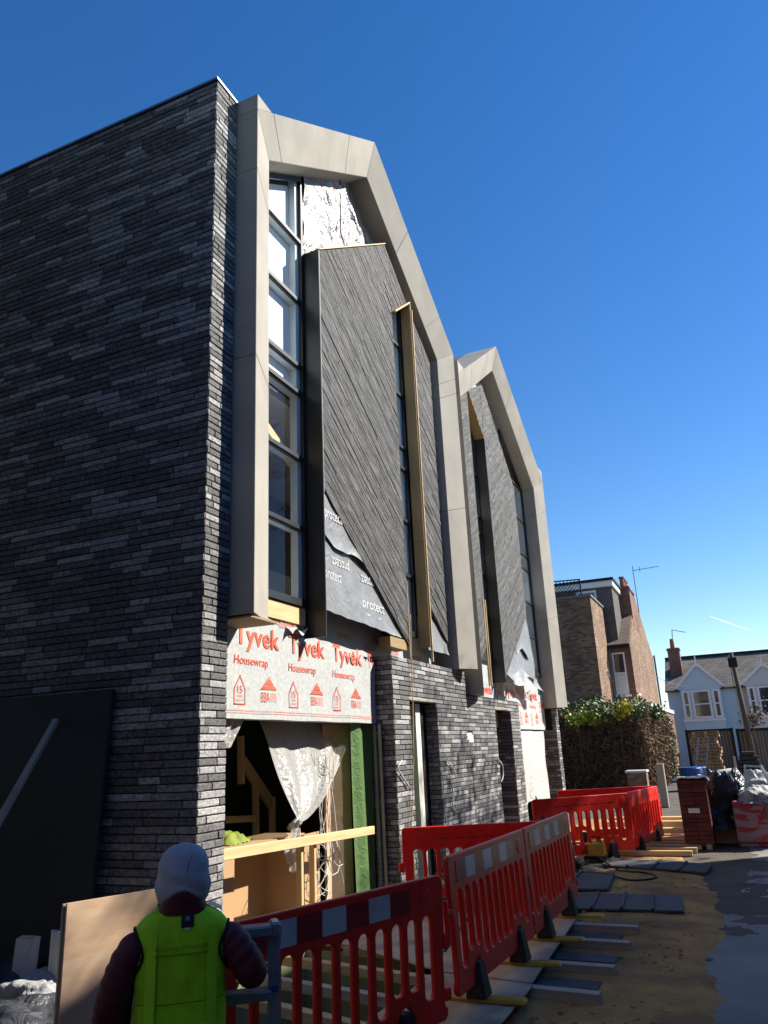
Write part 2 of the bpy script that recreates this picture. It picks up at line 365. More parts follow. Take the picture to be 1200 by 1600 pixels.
# ------------------------------------------------------------------ bricks
CH = .071
def brick_faces(B, out, u0, u1, z0, z1, U0, holes=(), seed=1, Ls=(.52, .52, .52, .52, .47, .36, .26)):
    """B(u) -> world xy at the face; collects (centre xy, z, length, normal)"""
    r = random.Random(seed); n = int(round((z1-z0)/CH))
    for k in range(n):
        za = z0+k*CH; zm = za+CH/2; u = u0-r.uniform(0, .45); first = True
        while u < u1-.02:
            L = r.choice(Ls); a, b = max(u, u0), min(u+L, u1); u += L
            if u1-u < .07: b = u1; u = u1
            segs = [(a, b)]
            for (h0, h1, y0, y1) in holes:
                if y0-.01 < zm < y1+.01:
                    ns = []
                    for (p, q) in segs:
                        if q <= h0 or p >= h1: ns.append((p, q))
                        else:
                            if p < h0-.03: ns.append((p, h0))
                            if q > h1+.03: ns.append((h1, q))
                    segs = ns
            for (p, q) in segs:
                if q-p > .03: out.append((B((p+q)/2), zm, q-p-.010, U0, r.uniform(-.004, .005)))
def unit_brick(mat_, L=.48, D=.1, H=CH-.010, e=.006):
    me = bpy.data.meshes.new('brick'); h = H/2; ex = e/L
    vs = [(-.5, D, -h), (.5, D, -h), (.5, D, h), (-.5, D, h), (-.5, e, -h), (.5, e, -h), (.5, e, h), (-.5, e, h), (-.5+ex, 0, -h+e), (.5-ex, 0, -h+e), (.5-ex, 0, h-e), (-.5+ex, 0, h-e)]
    fs = [(8, 9, 10, 11), (4, 5, 9, 8), (5, 6, 10, 9), (6, 7, 11, 10), (7, 4, 8, 11), (0, 1, 5, 4), (1, 2, 6, 5), (2, 3, 7, 6), (3, 0, 4, 7)]
    me.from_pydata(vs, [], fs); me.materials.append(mat_); return me
def lay(bricks, parent, mat_, nobj=300, H=CH-.010, D=.1, near=CAM):
    """nearest nobj bricks are objects, the rest one joined part"""
    me = unit_brick(mat_, D=D, H=H)
    bricks.sort(key=lambda t: (Vector((t[0][0], t[0][1], t[1]))-near).length)
    rest = MB(); tv = [v.co.copy() for v in me.vertices]; tf = [tuple(p.vertices) for p in me.polygons]
    for i, (xy, z, L, th, pr) in enumerate(bricks):
        M = Matrix.Translation((xy[0], xy[1], z)) @ Matrix.Rotation(th, 4, 'Z') @ Matrix.Translation((0, -pr, 0)) @ Matrix.Diagonal((L, 1, 1, 1))
        if i < nobj: link(bpy.data.objects.new('brick', me), parent, M)
        else: rest.add([M @ v for v in tv], tf)
    if rest.f: tag(rest.build('brick_courses', mat_, parent, fix=False), kind='stuff')
FRONT = 0.0; LEFT = -math.pi/2

def clip(poly, n, d):
    """keep n.p <= d"""
    out = []
    for i in range(len(poly)):
        a = poly[i]; b = poly[(i+1) % len(poly)]; da = a[0]*n[0]+a[1]*n[1]-d; db = b[0]*n[0]+b[1]*n[1]-d
        if da <= 0: out.append(a)
        if da*db < 0:
            t = da/(da-db); out.append((a[0]+(b[0]-a[0])*t, a[1]+(b[1]-a[1])*t))
    return out
def area(p): return abs(sum(p[i][0]*p[(i+1) % len(p)][1]-p[(i+1) % len(p)][0]*p[i][1] for i in range(len(p))))/2
def cladding(parent, polys, ang, m, wd=.062, y=4.5, seed=3):
    r = random.Random(seed); u = (math.cos(ang), math.sin(ang)); n = (-math.sin(ang), math.cos(ang))
    for poly in polys:
        ds = [p[0]*n[0]+p[1]*n[1] for p in poly]; us = [p[0]*u[0]+p[1]*u[1] for p in poly]
        d = min(ds)-.01
        while d < max(ds):
            w_ = wd*r.uniform(.7, 1.35)
            strip = clip(clip(poly, n, d+w_-.003), (-n[0], -n[1]), -d); d += w_
            if len(strip) < 3: continue
            s0 = min(us)-r.uniform(0, 1.2)
            while s0 < max(us):
                L = r.uniform(.8, 2.6)
                pc = clip(clip(strip, u, s0+L-.004), (-u[0], -u[1]), -s0); s0 += L
                if len(pc) >= 3 and area(pc) > .0015:
                    pr = r.uniform(0, .012)
                    MB().prism(pc, y-pr, y+.05).build('slate_strip', m, parent)

def letters(text, x, z, wid, hgt, y, m, parent, name='lettering', rot=0, bold=.0, shear=0, flip=False):
    cu = bpy.data.curves.new(name, 'FONT'); cu.body = text; cu.offset = bold; cu.resolution_u = 3; cu.shear = shear
    o = bpy.data.objects.new('tmp', cu); COL.objects.link(o); dg = bpy.context.evaluated_depsgraph_get()
    me = bpy.data.meshes.new_from_object(o.evaluated_get(dg)); bpy.data.objects.remove(o); bpy.data.curves.remove(cu)
    xs = [v.co.x for v in me.vertices]; ys = [v.co.y for v in me.vertices]
    sx = wid/(max(xs)-min(xs)); sy = hgt/(max(ys)-min(ys))
    M = Matrix.Diagonal((sx, sy, 1, 1)) @ Matrix.Translation((-min(xs), -min(ys), 0))
    me.transform(M); me.transform(Matrix.Rotation(rot, 4, 'Z')); me.transform(Matrix.Rotation(math.pi/2, 4, 'X')); me.transform(Matrix.Translation((x, y, z)))
    me.materials.append(m); me.name = name
    me.transform(WORLD[parent.name].inverted())
    return link(bpy.data.objects.new(name, me), parent, WORLD[parent.name])

# ------------------------------------------------------------------ concrete gable frame
YF, YI = 4.211, 4.39
def gable_frame(parent, outer, inner, splits, infills):
    def lp(a, b, t): return (a[0]+(b[0]-a[0])*t, a[1]+(b[1]-a[1])*t)
    def piece(o0, o1, i0, i1, e=0.0):
        vs = []
        for o, i in ((o0, i0), (o1, i1)):
            if e: o, i = lp(o, i, .06), lp(i, o, .06)
            vs += [(o[0], 5.0, o[1]), (o[0], YF+e, o[1]), (i[0], YI+e, i[1]), (i[0], 4.8, i[1])]
        return vs, [(0, 1, 2, 3), (7, 6, 5, 4), (0, 4, 5, 1), (1, 5, 6, 2), (2, 6, 7, 3), (3, 7, 4, 0)]
    core = MB()
    for i in range(4): core.add(*piece(outer[i], outer[i+1], inner[i], inner[i+1], .02))
    fr = core.build('gable_frame', m_concdark, parent)
    for i in range(4):
        ts = [0]+splits[i]+[1]; L = math.dist(outer[i], outer[i+1]); g = .0025/L
        for a_, b_ in zip(ts, ts[1:]):
            a2 = a_+(g if a_ > 0 else 0); b2 = b_-(g if b_ < 1 else 0)
            MB().add(*piece(lp(outer[i], outer[i+1], a2), lp(outer[i], outer[i+1], b2), lp(inner[i], inner[i+1], a2), lp(inner[i], inner[i+1], b2))).build('concrete_panel', m_conc, fr, bevel=.006)
    for tri in infills: MB().prism(tri, YF+.003, 5.0).build('corner_block', m_conc, fr, bevel=.005)
    return fr

LEV = [3.74, 4.71, 5.68, 6.64, 7.05, 8.09, 9.11]
def window(parent, x0, x1, top, levels=LEV, yg=4.785, dp=5.0, yo=0.0):
    yg -= yo; dp -= yo; Q = lambda v: v-yo
    """tall window: black outer bars, pale deep transoms, a pane per light; top=(z at x0, z at x1)"""
    zt = lambda x: top[0]+(top[1]-top[0])*(x-x0)/(x1-x0)
    fm = MB(); b = .055
    fm.prism([(x0, levels[0]-.06), (x0+b, levels[0]-.06), (x0+b, zt(x0+b)), (x0, zt(x0))], Q(4.735), Q(4.775))
    fm.prism([(x1-b, levels[0]-.06), (x1, levels[0]-.06), (x1, zt(x1)), (x1-b, zt(x1-b))], Q(4.735), Q(4.775))
    fm.prism([(x0+b, zt(x0+b)-.09), (x1-b, zt(x1-b)-.09), (x1-b, zt(x1-b)), (x0+b, zt(x0+b))], Q(4.735), Q(4.775))
    fm.box(x0+b, x1-b, Q(4.725), Q(4.775), levels[0]-.06, levels[0]+.03)
    for z in levels[1:]: 
        xa, xb = x0+b, x1-b
        if z > zt(xa)-.1: xa = xa+(z+.1-zt(xa))/(top[1]-top[0])*(x1-x0)
        if z > zt(xb)-.1: xb = xb-(z+.1-zt(xb))/(top[0]-top[1])*(x1-x0)
        if xb-xa > .05: fm.box(xa, xb, Q(4.74), Q(4.775), z-.028, z+.028)
    wf = fm.build('window', m_black, parent)
    jm = MB().box(x1-.14, x1-.003, Q(4.79), dp, levels[0], min(zt(x1), zt(x1-.14))-.03); jm.build('jamb', m_pale, wf, bevel=.004)
    jm = MB().box(x0+.003, x0+.14, Q(4.79), dp, levels[0], min(zt(x0), zt(x0+.14))-.03); jm.build('jamb', m_pale, wf, bevel=.004)
    for z in levels:
        xa, xb = x0+.14, x1-.14
        if z+.05 > max(zt(xa), zt(xb)): continue
        if z > zt(xa)-.1: xa = xa+(z+.1-zt(xa))/(top[1]-top[0])*(x1-x0)
        if z > zt(xb)-.1: xb = xb-(z+.1-zt(xb))/(top[0]-top[1])*(x1-x0)
        if xb-xa > .05: MB().box(xa, xb, Q(4.79), dp-.01, z-.055, z+.03).build('transom', m_pale, wf, bevel=.004)
    zs = levels+[20]
    for za, zb in zip(zs, zs[1:]):
        poly = clip(clip([(x0+.02, za), (x1-.02, za), (x1-.02, 20), (x0+.02, 20)], (0, 1), zb), (-(top[1]-top[0])/(x1-x0), 1), zt(0)-.02)
        if len(poly) >= 3 and area(poly) > .01: MB().add([(p[0], yg-.003, p[1]) for p in poly], [tuple(range(len(poly)))]).build('pane', m_glass, wf)
    return wf

# ================================================================== near house
house = thing('townhouse', 'near half-finished townhouse with dark brick side wall and pale concrete gable frame', 'house', (10, 8, 0), group='pair of gabled townhouses')
X0, X1, XP, ZW = 5.98, 6.402, 14.0, 9.78
core = MB().box(X0+.012, 6.33, 4.512, 13, 0, ZW-.03).box(6.33, X1-.012, 4.512, 4.95, 0, ZW-.03)
bw = core.build('side_wall', m_mortar, house)
MB().box(X0-.012, X1+.004, 4.49, 13, ZW-.03, ZW).build('coping', m_alu, house)
bl = []
n_c = int((ZW-.03)/CH)*CH
brick_faces(lambda u: (X0, 4.5+u), bl, 0, 5.5, 0, n_c, LEFT, seed=11)
brick_faces(lambda u: (X0+u, 4.5), bl, 0, X1-X0, 0, n_c, FRONT, seed=12, Ls=(.49, .33, .24, .2))
lay(bl, bw, m_brick, 300)
# brick porch, near half
D1 = (11.15, 12.32, 0, 2.64)
def porch(parent, xa, xb, zt, door, holes, seed, left_face):
    p = MB(); y0, y1 = 4.512, 4.95
    p.box(xa+.012, door[0]-.012, y0, y1, 0, zt-.01).box(door[1]+.012, xb-.001, y0, y1, 0, zt-.01).box(door[0]-.012, door[1]+.012, y0, y1, door[3]+.02, zt-.01)
    part = p.build('porch_wall', m_mortar, parent)
    b = []
    zc = int(zt/CH)*CH
    brick_faces(lambda u: (u, 4.5), b, xa, xb, 0, zc, FRONT, holes=[door]+holes, seed=seed)
    if left_face: brick_faces(lambda u: (xa, 4.5+u), b, 0, .36, 0, zc, LEFT, seed=seed+1, Ls=(.24, .36, .2))
    brick_faces(lambda u: (door[1], 4.505+u), b, 0, .42, 0, door[3], LEFT, seed=seed+2, Ls=(.42, .24, .3))
    MB().box(door[0]-.06, door[1]+.0, 4.494, 4.6, door[3]-.0, door[3]+.045).build('lintel', m_conc, part, bevel=.005)
    return part, b
hole = [(13.86, 14.0, 2.09, 2.16), (13.93, 14.0, 2.02, 2.09)]
pw, b1 = porch(house, 10.51, XP, 3.27, D1, hole, 21, True)
lay(b1, pw, m_brick, 0)
MB().box(13.8, 13.995, 4.507, 4.55, 2.0, 2.17).build('insulation', m_white, pw)
# door lining
dl = MB().box(D1[0]-.0, D1[1]-.0, 4.80, 4.82, 0, D1[3]).build('door_backing', m_green, house)
MB().box(D1[0]+.60, D1[0]+.80, 4.66, 4.76, 0, D1[3]-.02).build('door_stud', m_plaster, house, bevel=.004)
MB().box(D1[0]+.86, D1[1]-.01, 4.70, 4.79, 0, D1[3]-.02).build('door_stud', m_dark, house, bevel=.004)
# concrete frame
O1 = [(6.423, 3.28), (6.423, 9.57), (10.148, 12.184), (13.875, 9.81), (13.875, 3.28)]
I1 = [(6.97, 3.26), (6.97, 9.30), (10.14, 11.49), (13.31, 9.45), (13.31, 3.26)]
gable_frame(house, O1, I1, [[.46, .86], [.10, .72], [.38, .80], [.09, .14, .52]], [[(6.423, 9.571), (6.763, 9.81), (6.423, 9.81)]])
MB().prism([(6.44, 3.245), (6.95, 3.235), (6.95, 3.262), (6.44, 3.262)], 4.26, 4.9).build('frame_soffit', m_ochre, house)
# shell
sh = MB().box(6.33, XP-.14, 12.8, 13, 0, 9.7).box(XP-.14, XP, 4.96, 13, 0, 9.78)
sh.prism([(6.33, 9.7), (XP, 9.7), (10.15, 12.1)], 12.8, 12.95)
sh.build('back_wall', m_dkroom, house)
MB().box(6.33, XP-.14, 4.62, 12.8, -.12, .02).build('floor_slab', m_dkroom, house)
MB().box(6.33, XP-.14, 4.96, 12.8, 3.36, 3.62).build('floor_slab', m_white, house)
MB().box(6.33, XP-.14, 4.96, 12.8, 6.50, 6.62).build('floor_slab', m_plaster, house)
rf = MB().prism([(6.40, 9.5), (10.148, 12.13), (13.9, 9.74), (13.9, 9.6), (10.148, 11.98), (6.40, 9.36)], 4.9, 13).build('roof', m_tile, house)
# sheathing under the housewrap
s = MB()
s.box(6.40, 8.44, 4.8, 4.95, 2.3, 3.68)
s.prism([(8.44, 2.3), (11.25, 2.3), (11.25, 11.0), (10.14, 11.75), (8.44, 10.55)], 4.8, 4.95)
s.box(11.25, 11.99, 4.8, 4.95, 2.66, 3.68); s.prism([(11.25, 9.55), (11.99, 10.15), (11.99, 10.4), (11.25, 10.95)], 4.8, 4.95)
s.prism([(11.99, 2.66), (13.6, 2.66), (13.6, 9.5), (11.99, 10.5)], 4.8, 4.95)
shw = s.build('sheathing', m_wrap, house)
# housewrap
def ragged_wrap(parent, x0, x1, zb, ztop, y, seed, m=m_wrap):
    r = random.Random(seed)
    def fn(u, v):
        x = x0+(x1-x0)*u; zt = ztop(x)+.035*mnoise.noise(Vector((x*3, seed, 0)))
        z = zb+.004*mnoise.noise(Vector((x*2, 5, seed)))+(zt-zb)*v
        return (x, y+.012*mnoise.noise(Vector((x*1.6, z*1.6, seed)))-.008, z)
    return MB().grid(fn, 90, 16).build('housewrap', m, parent, smooth=True)
wz = lambda x: 3.42 if x < 8.25 else (3.27 if x < 9.4 else 3.16)
hw = ragged_wrap(house, 6.42, 10.47, 2.3, wz, 4.772, 3)
def wrap_print(parent, x, z, y, k=1.0, tyvek=True):
    if tyvek:
        letters('Tyvek', x, z+.33*k, .90*k, .30*k, y, m_red, parent, bold=.018)
        letters('Housewrap', x-.01, z+.16*k, .66*k, .125*k, y, m_red, parent, bold=.002)
    # house outline with 15
    hx = x+.10*k; hz = z-.235*k; w_ = .105*k; t = .012*k
    hp = MB()
    pts = [(hx-w_, hz), (hx+w_, hz), (hx+w_, hz+.17*k), (hx, hz+.31*k), (hx-w_, hz+.17*k)]
    for i in range(5):
        a_ = Vector(pts[i]); b_ = Vector(pts[(i+1) % 5]); nn = Vector((-(b_-a_).y, (b_-a_).x)).normalized()*t
        hp.add([(a_.x, y, a_.y), (b_.x, y, b_.y), (b_.x+nn.x, y, b_.y+nn.y), (a_.x+nn.x, y, a_.y+nn.y)], [(0, 1, 2, 3)])
    hp.build('house_symbol', m_red, parent)
    letters('15', hx-.045*k, hz+.12*k, .09*k, .075*k, y, m_red, parent, bold=.0)
    letters('YEARS', hx-.05*k, hz+.08*k, .10*k, .022*k, y, m_red, parent); letters('WARRANTY', hx-.07*k, hz+.035*k, .14*k, .022*k, y, m_red, parent)
    # roof symbol with BBA
    bx = x+.52*k; bp = MB()
    bp.add([(bx, y, hz+.18*k), (bx+.32*k, y, hz+.18*k), (bx+.26*k, y, hz+.225*k), (bx+.08*k, y, hz+.225*k)], [(0, 1, 2, 3)])
    bp.add([(bx+.09*k, y, hz+.235*k), (bx+.25*k, y, hz+.235*k), (bx+.17*k, y, hz+.30*k)], [(0, 1, 2)])
    bp.add([(bx-.02*k, y, hz+.175*k), (bx+.01*k, y, hz+.175*k), (bx+.18*k, y, hz+.32*k), (bx+.16*k, y, hz+.325*k)], [(0, 1, 2, 3)])
    bp.build('roof_symbol', m_red, parent)
    letters('BBA', bx, hz+.045*k, .17*k, .105*k, y, m_red, parent, bold=.0)
    for q in range(4): letters('APPROVED', bx+.185*k, hz+(.05+.026*q)*k, .13*k, .017*k, y, m_red, parent)
YW = 4.756
for i, x in enumerate((6.90, 8.02, 9.14)): wrap_print(hw, x, 2.68, YW, 1.0)
letters('Ty', 10.22, 3.01, .24, .27, YW, m_red, hw, bold=.018)
letters('\u2022DUPONT\u2022', 7.78, 3.36, .42, .07, YW, m_red, hw, bold=.004)
ln = MB()
for zz in (2.385, 2.36): ln.add([(6.45, YW, zz), (10.45, YW, zz), (10.45, YW, zz+.004), (6.45, YW, zz+.004)], [(0, 1, 2, 3)])
ln.build('print_line', m_red, hw)
for x, z in ((9.35, 3.42), (10.2, 3.34), (11.1, 3.36), (12.1, 3.36)): letters('\u2022DUPONT\u2022', x, z, .42, .07, 4.794, m_red, shw, bold=.004)
# torn flaps of housewrap round the post of the cladding box
for k, (x, z, l) in enumerate(((7.95, 3.38, .45),)):
    MB().grid(lambda u, v: (x+l*u, 4.765-.10*v*(1-.5*u), z+.05*math.sin(u*7+k)*v-.05*v*v+.10*v*(u-.4)), 10, 4).build('torn_flap', m_wrap, hw, smooth=True)
beam_obj('sill_board', (6.98, 4.775, 3.56), (8.42, 4.775, 3.56), .04, .22, m_pine, house)
# windows
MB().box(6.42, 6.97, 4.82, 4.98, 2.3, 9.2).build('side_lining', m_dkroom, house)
window(house, 6.99, 8.45, (9.31, 10.32), dp=4.90)
window(house, 11.25, 11.985, (9.46, 10.02), yo=.10)
# white boards behind the upper lights, first-floor room behind the lower ones
MB().prism([(6.98, 6.66), (8.43, 6.66), (8.43, 10.2), (6.98, 9.2)], 4.90, 4.93).build('backing_board', m_white, house)
MB().box(7.0, 10.9, 5.9, 5.95, 3.62, 4.52).build('stacked_board', m_plaster, house)
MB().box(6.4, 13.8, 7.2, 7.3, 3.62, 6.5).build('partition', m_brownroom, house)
for x in (7.9, 8.9, 10.0): MB().box(x, x+.14, 7.0, 7.18, 3.62, 6.1).build('door_frame', m_dark, house)
beam_obj('roof_prop', (7.12, 4.96, 6.30), (8.52, 4.96, 5.66), .05, .13, m_pine, house)
for k in range(7):
    x = 7.2+.5*k
    MB().slab([(x+U(-.2, .2), 5.2+U(0, 1)), (x+.5, 5.3+U(0, 1)), (x+.6, 6.4+U(0, 1)), (x+.1, 6.3+U(0, 1))], 6.494, 6.497).build('plaster_patch', m_patch, house)
# slate cladding box
ret = MB().box(8.465, 8.484, 4.488, 4.8, 3.30, 8.955).build('flashing', m_black, house)
cl = MB().prism([(8.485, 5.2), (11.24, 3.42), (11.24, 10.6), (11.05, 10.73), (8.485, 8.94)], 4.545, 4.79)
cl.prism([(11.24, 9.48), (11.98, 10.08), (11.24, 10.6)], 4.545, 4.79)
cb = cl.build('cladding', m_black, house)
cladding(cb, [[(8.49, 5.27), (11.245, 3.48), (11.245, 10.6), (11.05, 10.74), (8.49, 8.945)], [(11.245, 9.47), (11.985, 10.07), (11.245, 10.6)]], ANG, m_slate1)
beam_obj('edge_trim', (8.47, 4.52, 8.96), (11.05, 4.52, 10.762), .1, .018, m_pine, house, bevel=0)
beam_obj('edge_trim', (8.4865, 4.487, 5.2), (8.4865, 4.487, 8.95), .006, .006, m_pale, house, bevel=0)
cl = MB().prism([(12.04, 4.36), (13.2, 3.66), (13.2, 9.28), (12.04, 10.03)], 4.545, 4.79)
cb2 = cl.build('cladding', m_black, house)
cladding(cb2, [[(12.035, 4.42), (13.13, 3.72), (13.13, 9.33), (12.035, 10.03)]], ANG, m_slate1, seed=9)
# timber lining of the slot
beam_obj('timber_lining', (12.01, 4.52, 3.52), (12.01, 4.52, 5.34), .035, .2, m_ochre, house, up=(0, 1, 0))
beam_obj('timber_lining', (12.01, 4.52, 5.345), (12.01, 4.52, 10.02), .035, .2, m_ochre, house, up=(0, 1, 0))
beam_obj('timber_lining', (11.25, 4.52, 9.45), (12.02, 4.52, 10.06), .2, .03, m_pine, house)
beam_obj('batten', (12.035, 4.415, 3.28), (12.035, 4.415, 9.9), .03, .035, m_pine, house, up=(0, 1, 0))
beam_obj('batten', (11.255, 4.50, 3.25), (11.255, 4.50, 4.5), .02, .03, m_pine, house, up=(0, 1, 0))
beam_obj('blocking', (10.55, 4.62, 3.47), (11.2, 4.62, 3.47), .2, .16, m_ochre, house)
# grey membrane with print, hanging where the slate is still missing
SURF = {}
def drape(o, fn):
    W_ = WORLD[o.name]; inv = W_.inverted()
    bm = bmesh.new(); bm.from_mesh(o.data); bmesh.ops.triangulate(bm, faces=bm.faces); bmesh.ops.subdivide_edges(bm, edges=bm.edges, cuts=1, use_grid_fill=False); bm.to_mesh(o.data); bm.free()
    for v in o.data.vertices:
        p = W_ @ v.co; p.y = fn(p.x, p.z); v.co = inv @ p
def membrane(parent, x0, x1, zb, zt, y, seed, nx=40, nz=24):
    def fn(u, v):
        x = x0+(x1-x0)*u; z = zb(x)+(zt(x)-zb(x))*v
        return (x, y+.03*mnoise.noise(Vector((x*1.3, z*1.3, seed)))+.02*mnoise.noise(Vector((x*3, z*2.5, seed+4)))-.03*(1-v)**3, z+.02*(1-v)*mnoise.noise(Vector((x*4, 1, seed))))
    o = MB().grid(fn, nx, nz).build('membrane', m_memb, parent, smooth=True)
    SURF[o.name] = lambda x, z: y+.03*mnoise.noise(Vector((x*1.3, z*1.3, seed)))+.02*mnoise.noise(Vector((x*3, z*2.5, seed+4)))-.012
    return o
cut1 = lambda x: 5.28-(x-8.54)*.652
mA = membrane(house, 8.49, 11.0, lambda x: 3.64-.03*(x-8.5), lambda x: max(cut1(x)-.02, 3.62), 4.535, 5)
mA2 = membrane(house, 8.49, 10.0, lambda x: 4.62-.17*(x-8.5)-.05*math.sin((x-8.5)*5), lambda x: max(cut1(x)-.015, 4.3), 4.515, 8)
for t, x, z, wd, rot in (('protect', 9.62, 3.80, .78, 0), ('protect', 8.5, 4.02, .5, 0), ('protect', 9.25, 4.44, .52, math.pi), ('protect', 8.52, 4.84, .5, 0), ('protect', 10.05, 4.36, .42, math.pi)):
    drape(letters(t, x, z, wd, .17, 4.47, m_grey, mA2 if z > 4.7 else mA, rot=rot, bold=.01), SURF[mA2.name if z > 4.7 else mA.name])
und = MB()
for x, z, wd in ((9.64, 3.75, .62), (8.52, 3.975, .4)): und.add([(x, 4.47, z), (x+wd, 4.47, z), (x+wd, 4.47, z+.018), (x, 4.47, z+.018)], [(0, 1, 2, 3)])
drape(und.build('print_line', m_grey, mA), SURF[mA.name])
mB = membrane(house, 12.1, 13.12, lambda x: 3.5, lambda x: 4.36-(x-12.1)*.652, 4.53, 14, 16, 16)
drape(letters('pro', 12.25, 3.7, .3, .2, 4.475, m_grey, mB, rot=.9, bold=.01), SURF[mB.name])
# crumpled foil under the gable
def foil(u, v):
    x = 8.46+u*3.0; zl = 8.95+(x-8.46)*.7; zt = min(10.33+(x-8.46)*.69, 11.49-(x-10.14)*.65)+.0
    z = zl-.1+(zt-zl+.12)*v
    n = mnoise.noise(Vector((x*2.2, z*2.2, 1)))*.05+mnoise.noise(Vector((x*5, z*3.5, 4)))*.03+abs(mnoise.noise(Vector((x*3+z*2, z*1.2, 7))))*.06
    return (x, 4.74-n, z)
fo = MB().grid(foil, 60, 30).build('foil_sheet', m_foil, house)
MB().tube([(9.62, 4.66, 11.15), (9.60, 4.66, 10.6), (9.58, 4.66, 10.05), (9.75, 4.66, 9.85), (10.0, 4.66, 9.75)], .012, 5).build('foil_seam', m_dark, fo)

# ================================================================== far house
XR = 22.06
house2 = thing('townhouse', 'far half-finished townhouse of the pair, its slate courses rising to the right', 'house', (18, 8, 0), group='pair of gabled townhouses')
D2 = (15.8, 17.0, 0, 2.65)
pw2, b2 = porch(house2, XP, 17.76, 2.87, D2, [(14.0, 14.16, 2.09, 2.16), (14.0, 14.22, 2.02, 2.09)], 31, False)
MB().box(14.005, 14.25, 4.507, 4.55, 2.0, 2.17).build('insulation', m_white, pw2)
ec = MB().box(21.68, XR-.012, 4.512, 13, 0, 9.7).build('end_wall', m_mortar, house2)
eb = []
brick_faces(lambda u: (21.67+u, 4.5), eb, 0, .39, 0, 2.84, FRONT, seed=41, Ls=(.39, .24, .15))
brick_faces(lambda u: (21.67, 4.5+u), eb, 0, .9, 0, 2.3, LEFT, seed=42)
lay(b2, pw2, m_brick, 300)
lay(eb, ec, m_brick, 0)
MB().box(D2[0]-.1, D2[1]+.1, 5.02, 5.06, 0, D2[3]).build('door_backing', m_dark, house2)
MB().box(D2[0]+.42, D2[0]+.60, 4.7, 4.78, 0, D2[3]-.02).build('door_stud', m_leadgrey, house2, bevel=.004)
O2 = [(14.15, 2.86), (14.15, 9.49), (17.772, 11.947), (22.062, 9.50), (22.062, 2.86)]
I2 = [(14.71, 2.85), (14.71, 9.20), (17.84, 11.31), (21.5, 9.13), (21.5, 2.84)]
gable_frame(house2, O2, I2, [[.5], [.3, .72], [.3, .7], [.14, .62]], [[(14.15, 9.491), (14.59, 9.80), (14.15, 9.80)], [(22.062, 9.501), (22.062, 9.80), (21.54, 9.80)]])
sh = MB().box(XP, 21.68, 12.8, 13, 0, 9.7); sh.prism([(XP+.01, 9.7), (XR, 9.7), (17.8, 11.9)], 12.8, 12.95); sh.build('back_wall', m_dkroom, house2)
MB().box(XP+.005, 21.66, 4.96, 12.8, -.12, .02).build('floor_slab', m_dkroom, house2)
MB().box(XP+.005, 21.66, 4.96, 12.8, 3.1, 3.36).build('floor_slab', m_plaster, house2)
MB().box(XP+.005, 21.66, 5.03, 12.8, 6.50, 6.62).build('floor_slab', m_plaster, house2)
MB().prism([(14.1, 9.42), (17.772, 11.90), (22.1, 9.44), (22.1, 9.3), (17.772, 11.75), (14.1, 9.28)], 4.9, 13).build('roof', m_tile, house2)
s = MB()
s.prism([(14.6, 2.66), (15.65, 2.66), (15.65, 10.05), (14.6, 9.35)], 4.8, 4.95)
s.box(15.65, 16.8, 4.8, 4.95, 2.66, 3.68); s.prism([(15.65, 10.05), (15.65, 9.95), (16.8, 9.1), (16.8, 10.8)], 4.8, 4.95)
s.prism([(16.8, 2.3), (19.45, 2.3), (19.45, 10.55), (17.84, 11.5), (16.8, 10.8)], 4.8, 4.95)
s.box(19.45, 21.6, 4.8, 4.95, 2.3, 3.68)
s.build('sheathing', m_wrap, house2)
hw2 = ragged_wrap(house2, 17.78, 21.62, 2.28, lambda x: 3.12 if x < 19 else (3.0 if x < 20.2 else 3.2), 4.772, 13)
for i, x in enumerate((17.7, 18.82, 19.94, 21.0)): wrap_print(hw2, x, 2.62, YW, 1.0 if x < 20.9 else .6)
hw3 = ragged_wrap(house2, 14.75, 17.7, 2.80, lambda x: 3.2+.06*math.sin(x*5), 4.774, 17)
for x in (15.7, 16.75): letters('Tyvek', x, 2.92, .9, .26, 4.757, m_red, hw3, bold=.018)
window(house2, 15.66, 16.795, (9.95, 9.08))
window(house2, 19.45, 21.5, (10.33, 9.13))
for za, zb in ((7.6, 8.05), (6.7, 7.0)): MB().box(15.75, 16.7, 5.02, 5.05, za-.6, zb).build('blind', m_white, house2)
MB().box(19.6, 21.4, 5.02, 5.05, 5.75, 6.5).build('blind', m_white, house2)
MB().box(XP+.01, 21.66, 7.0, 7.1, .02, 9.4).build('partition', m_dkroom, house2)
MB().box(16.802, 16.82, 4.488, 4.8, 3.25, 9.03).build('flashing', m_black, house2)
cl = MB().prism([(16.83, 3.28), (19.4, 5.0), (19.4, 8.5), (17.03, 10.5), (16.83, 10.4)], 4.545, 4.79)
cl.prism([(15.8, 9.87), (16.83, 10.4), (16.83, 9.05)], 4.545, 4.79)
cb3 = cl.build('cladding', m_black, house2)
cladding(cb3, [[(16.825, 3.32), (19.42, 5.05), (19.42, 8.56), (17.03, 10.57), (16.825, 10.45)], [(15.75, 9.88), (16.825, 10.45), (16.825, 9.02)]], -ANG, m_slate2, wd=.085, seed=15)
cb4 = MB().prism([(14.8, 3.4), (15.62, 3.9), (15.62, 9.72), (14.8, 9.17)], 4.545, 4.79).build('cladding', m_black, house2)
cladding(cb4, [[(14.78, 3.4), (15.63, 3.95), (15.63, 9.75), (14.78, 9.18)]], -ANG, m_slate2, wd=.10, seed=16)
beam_obj('timber_lining', (15.66, 4.62, 9.95), (16.83, 4.62, 9.03), .25, .03, m_ochre, house2)
beam_obj('timber_lining', (15.645, 4.62, 4.0), (15.645, 4.62, 9.9), .02, .25, m_ochre, house2, up=(0, 1, 0))
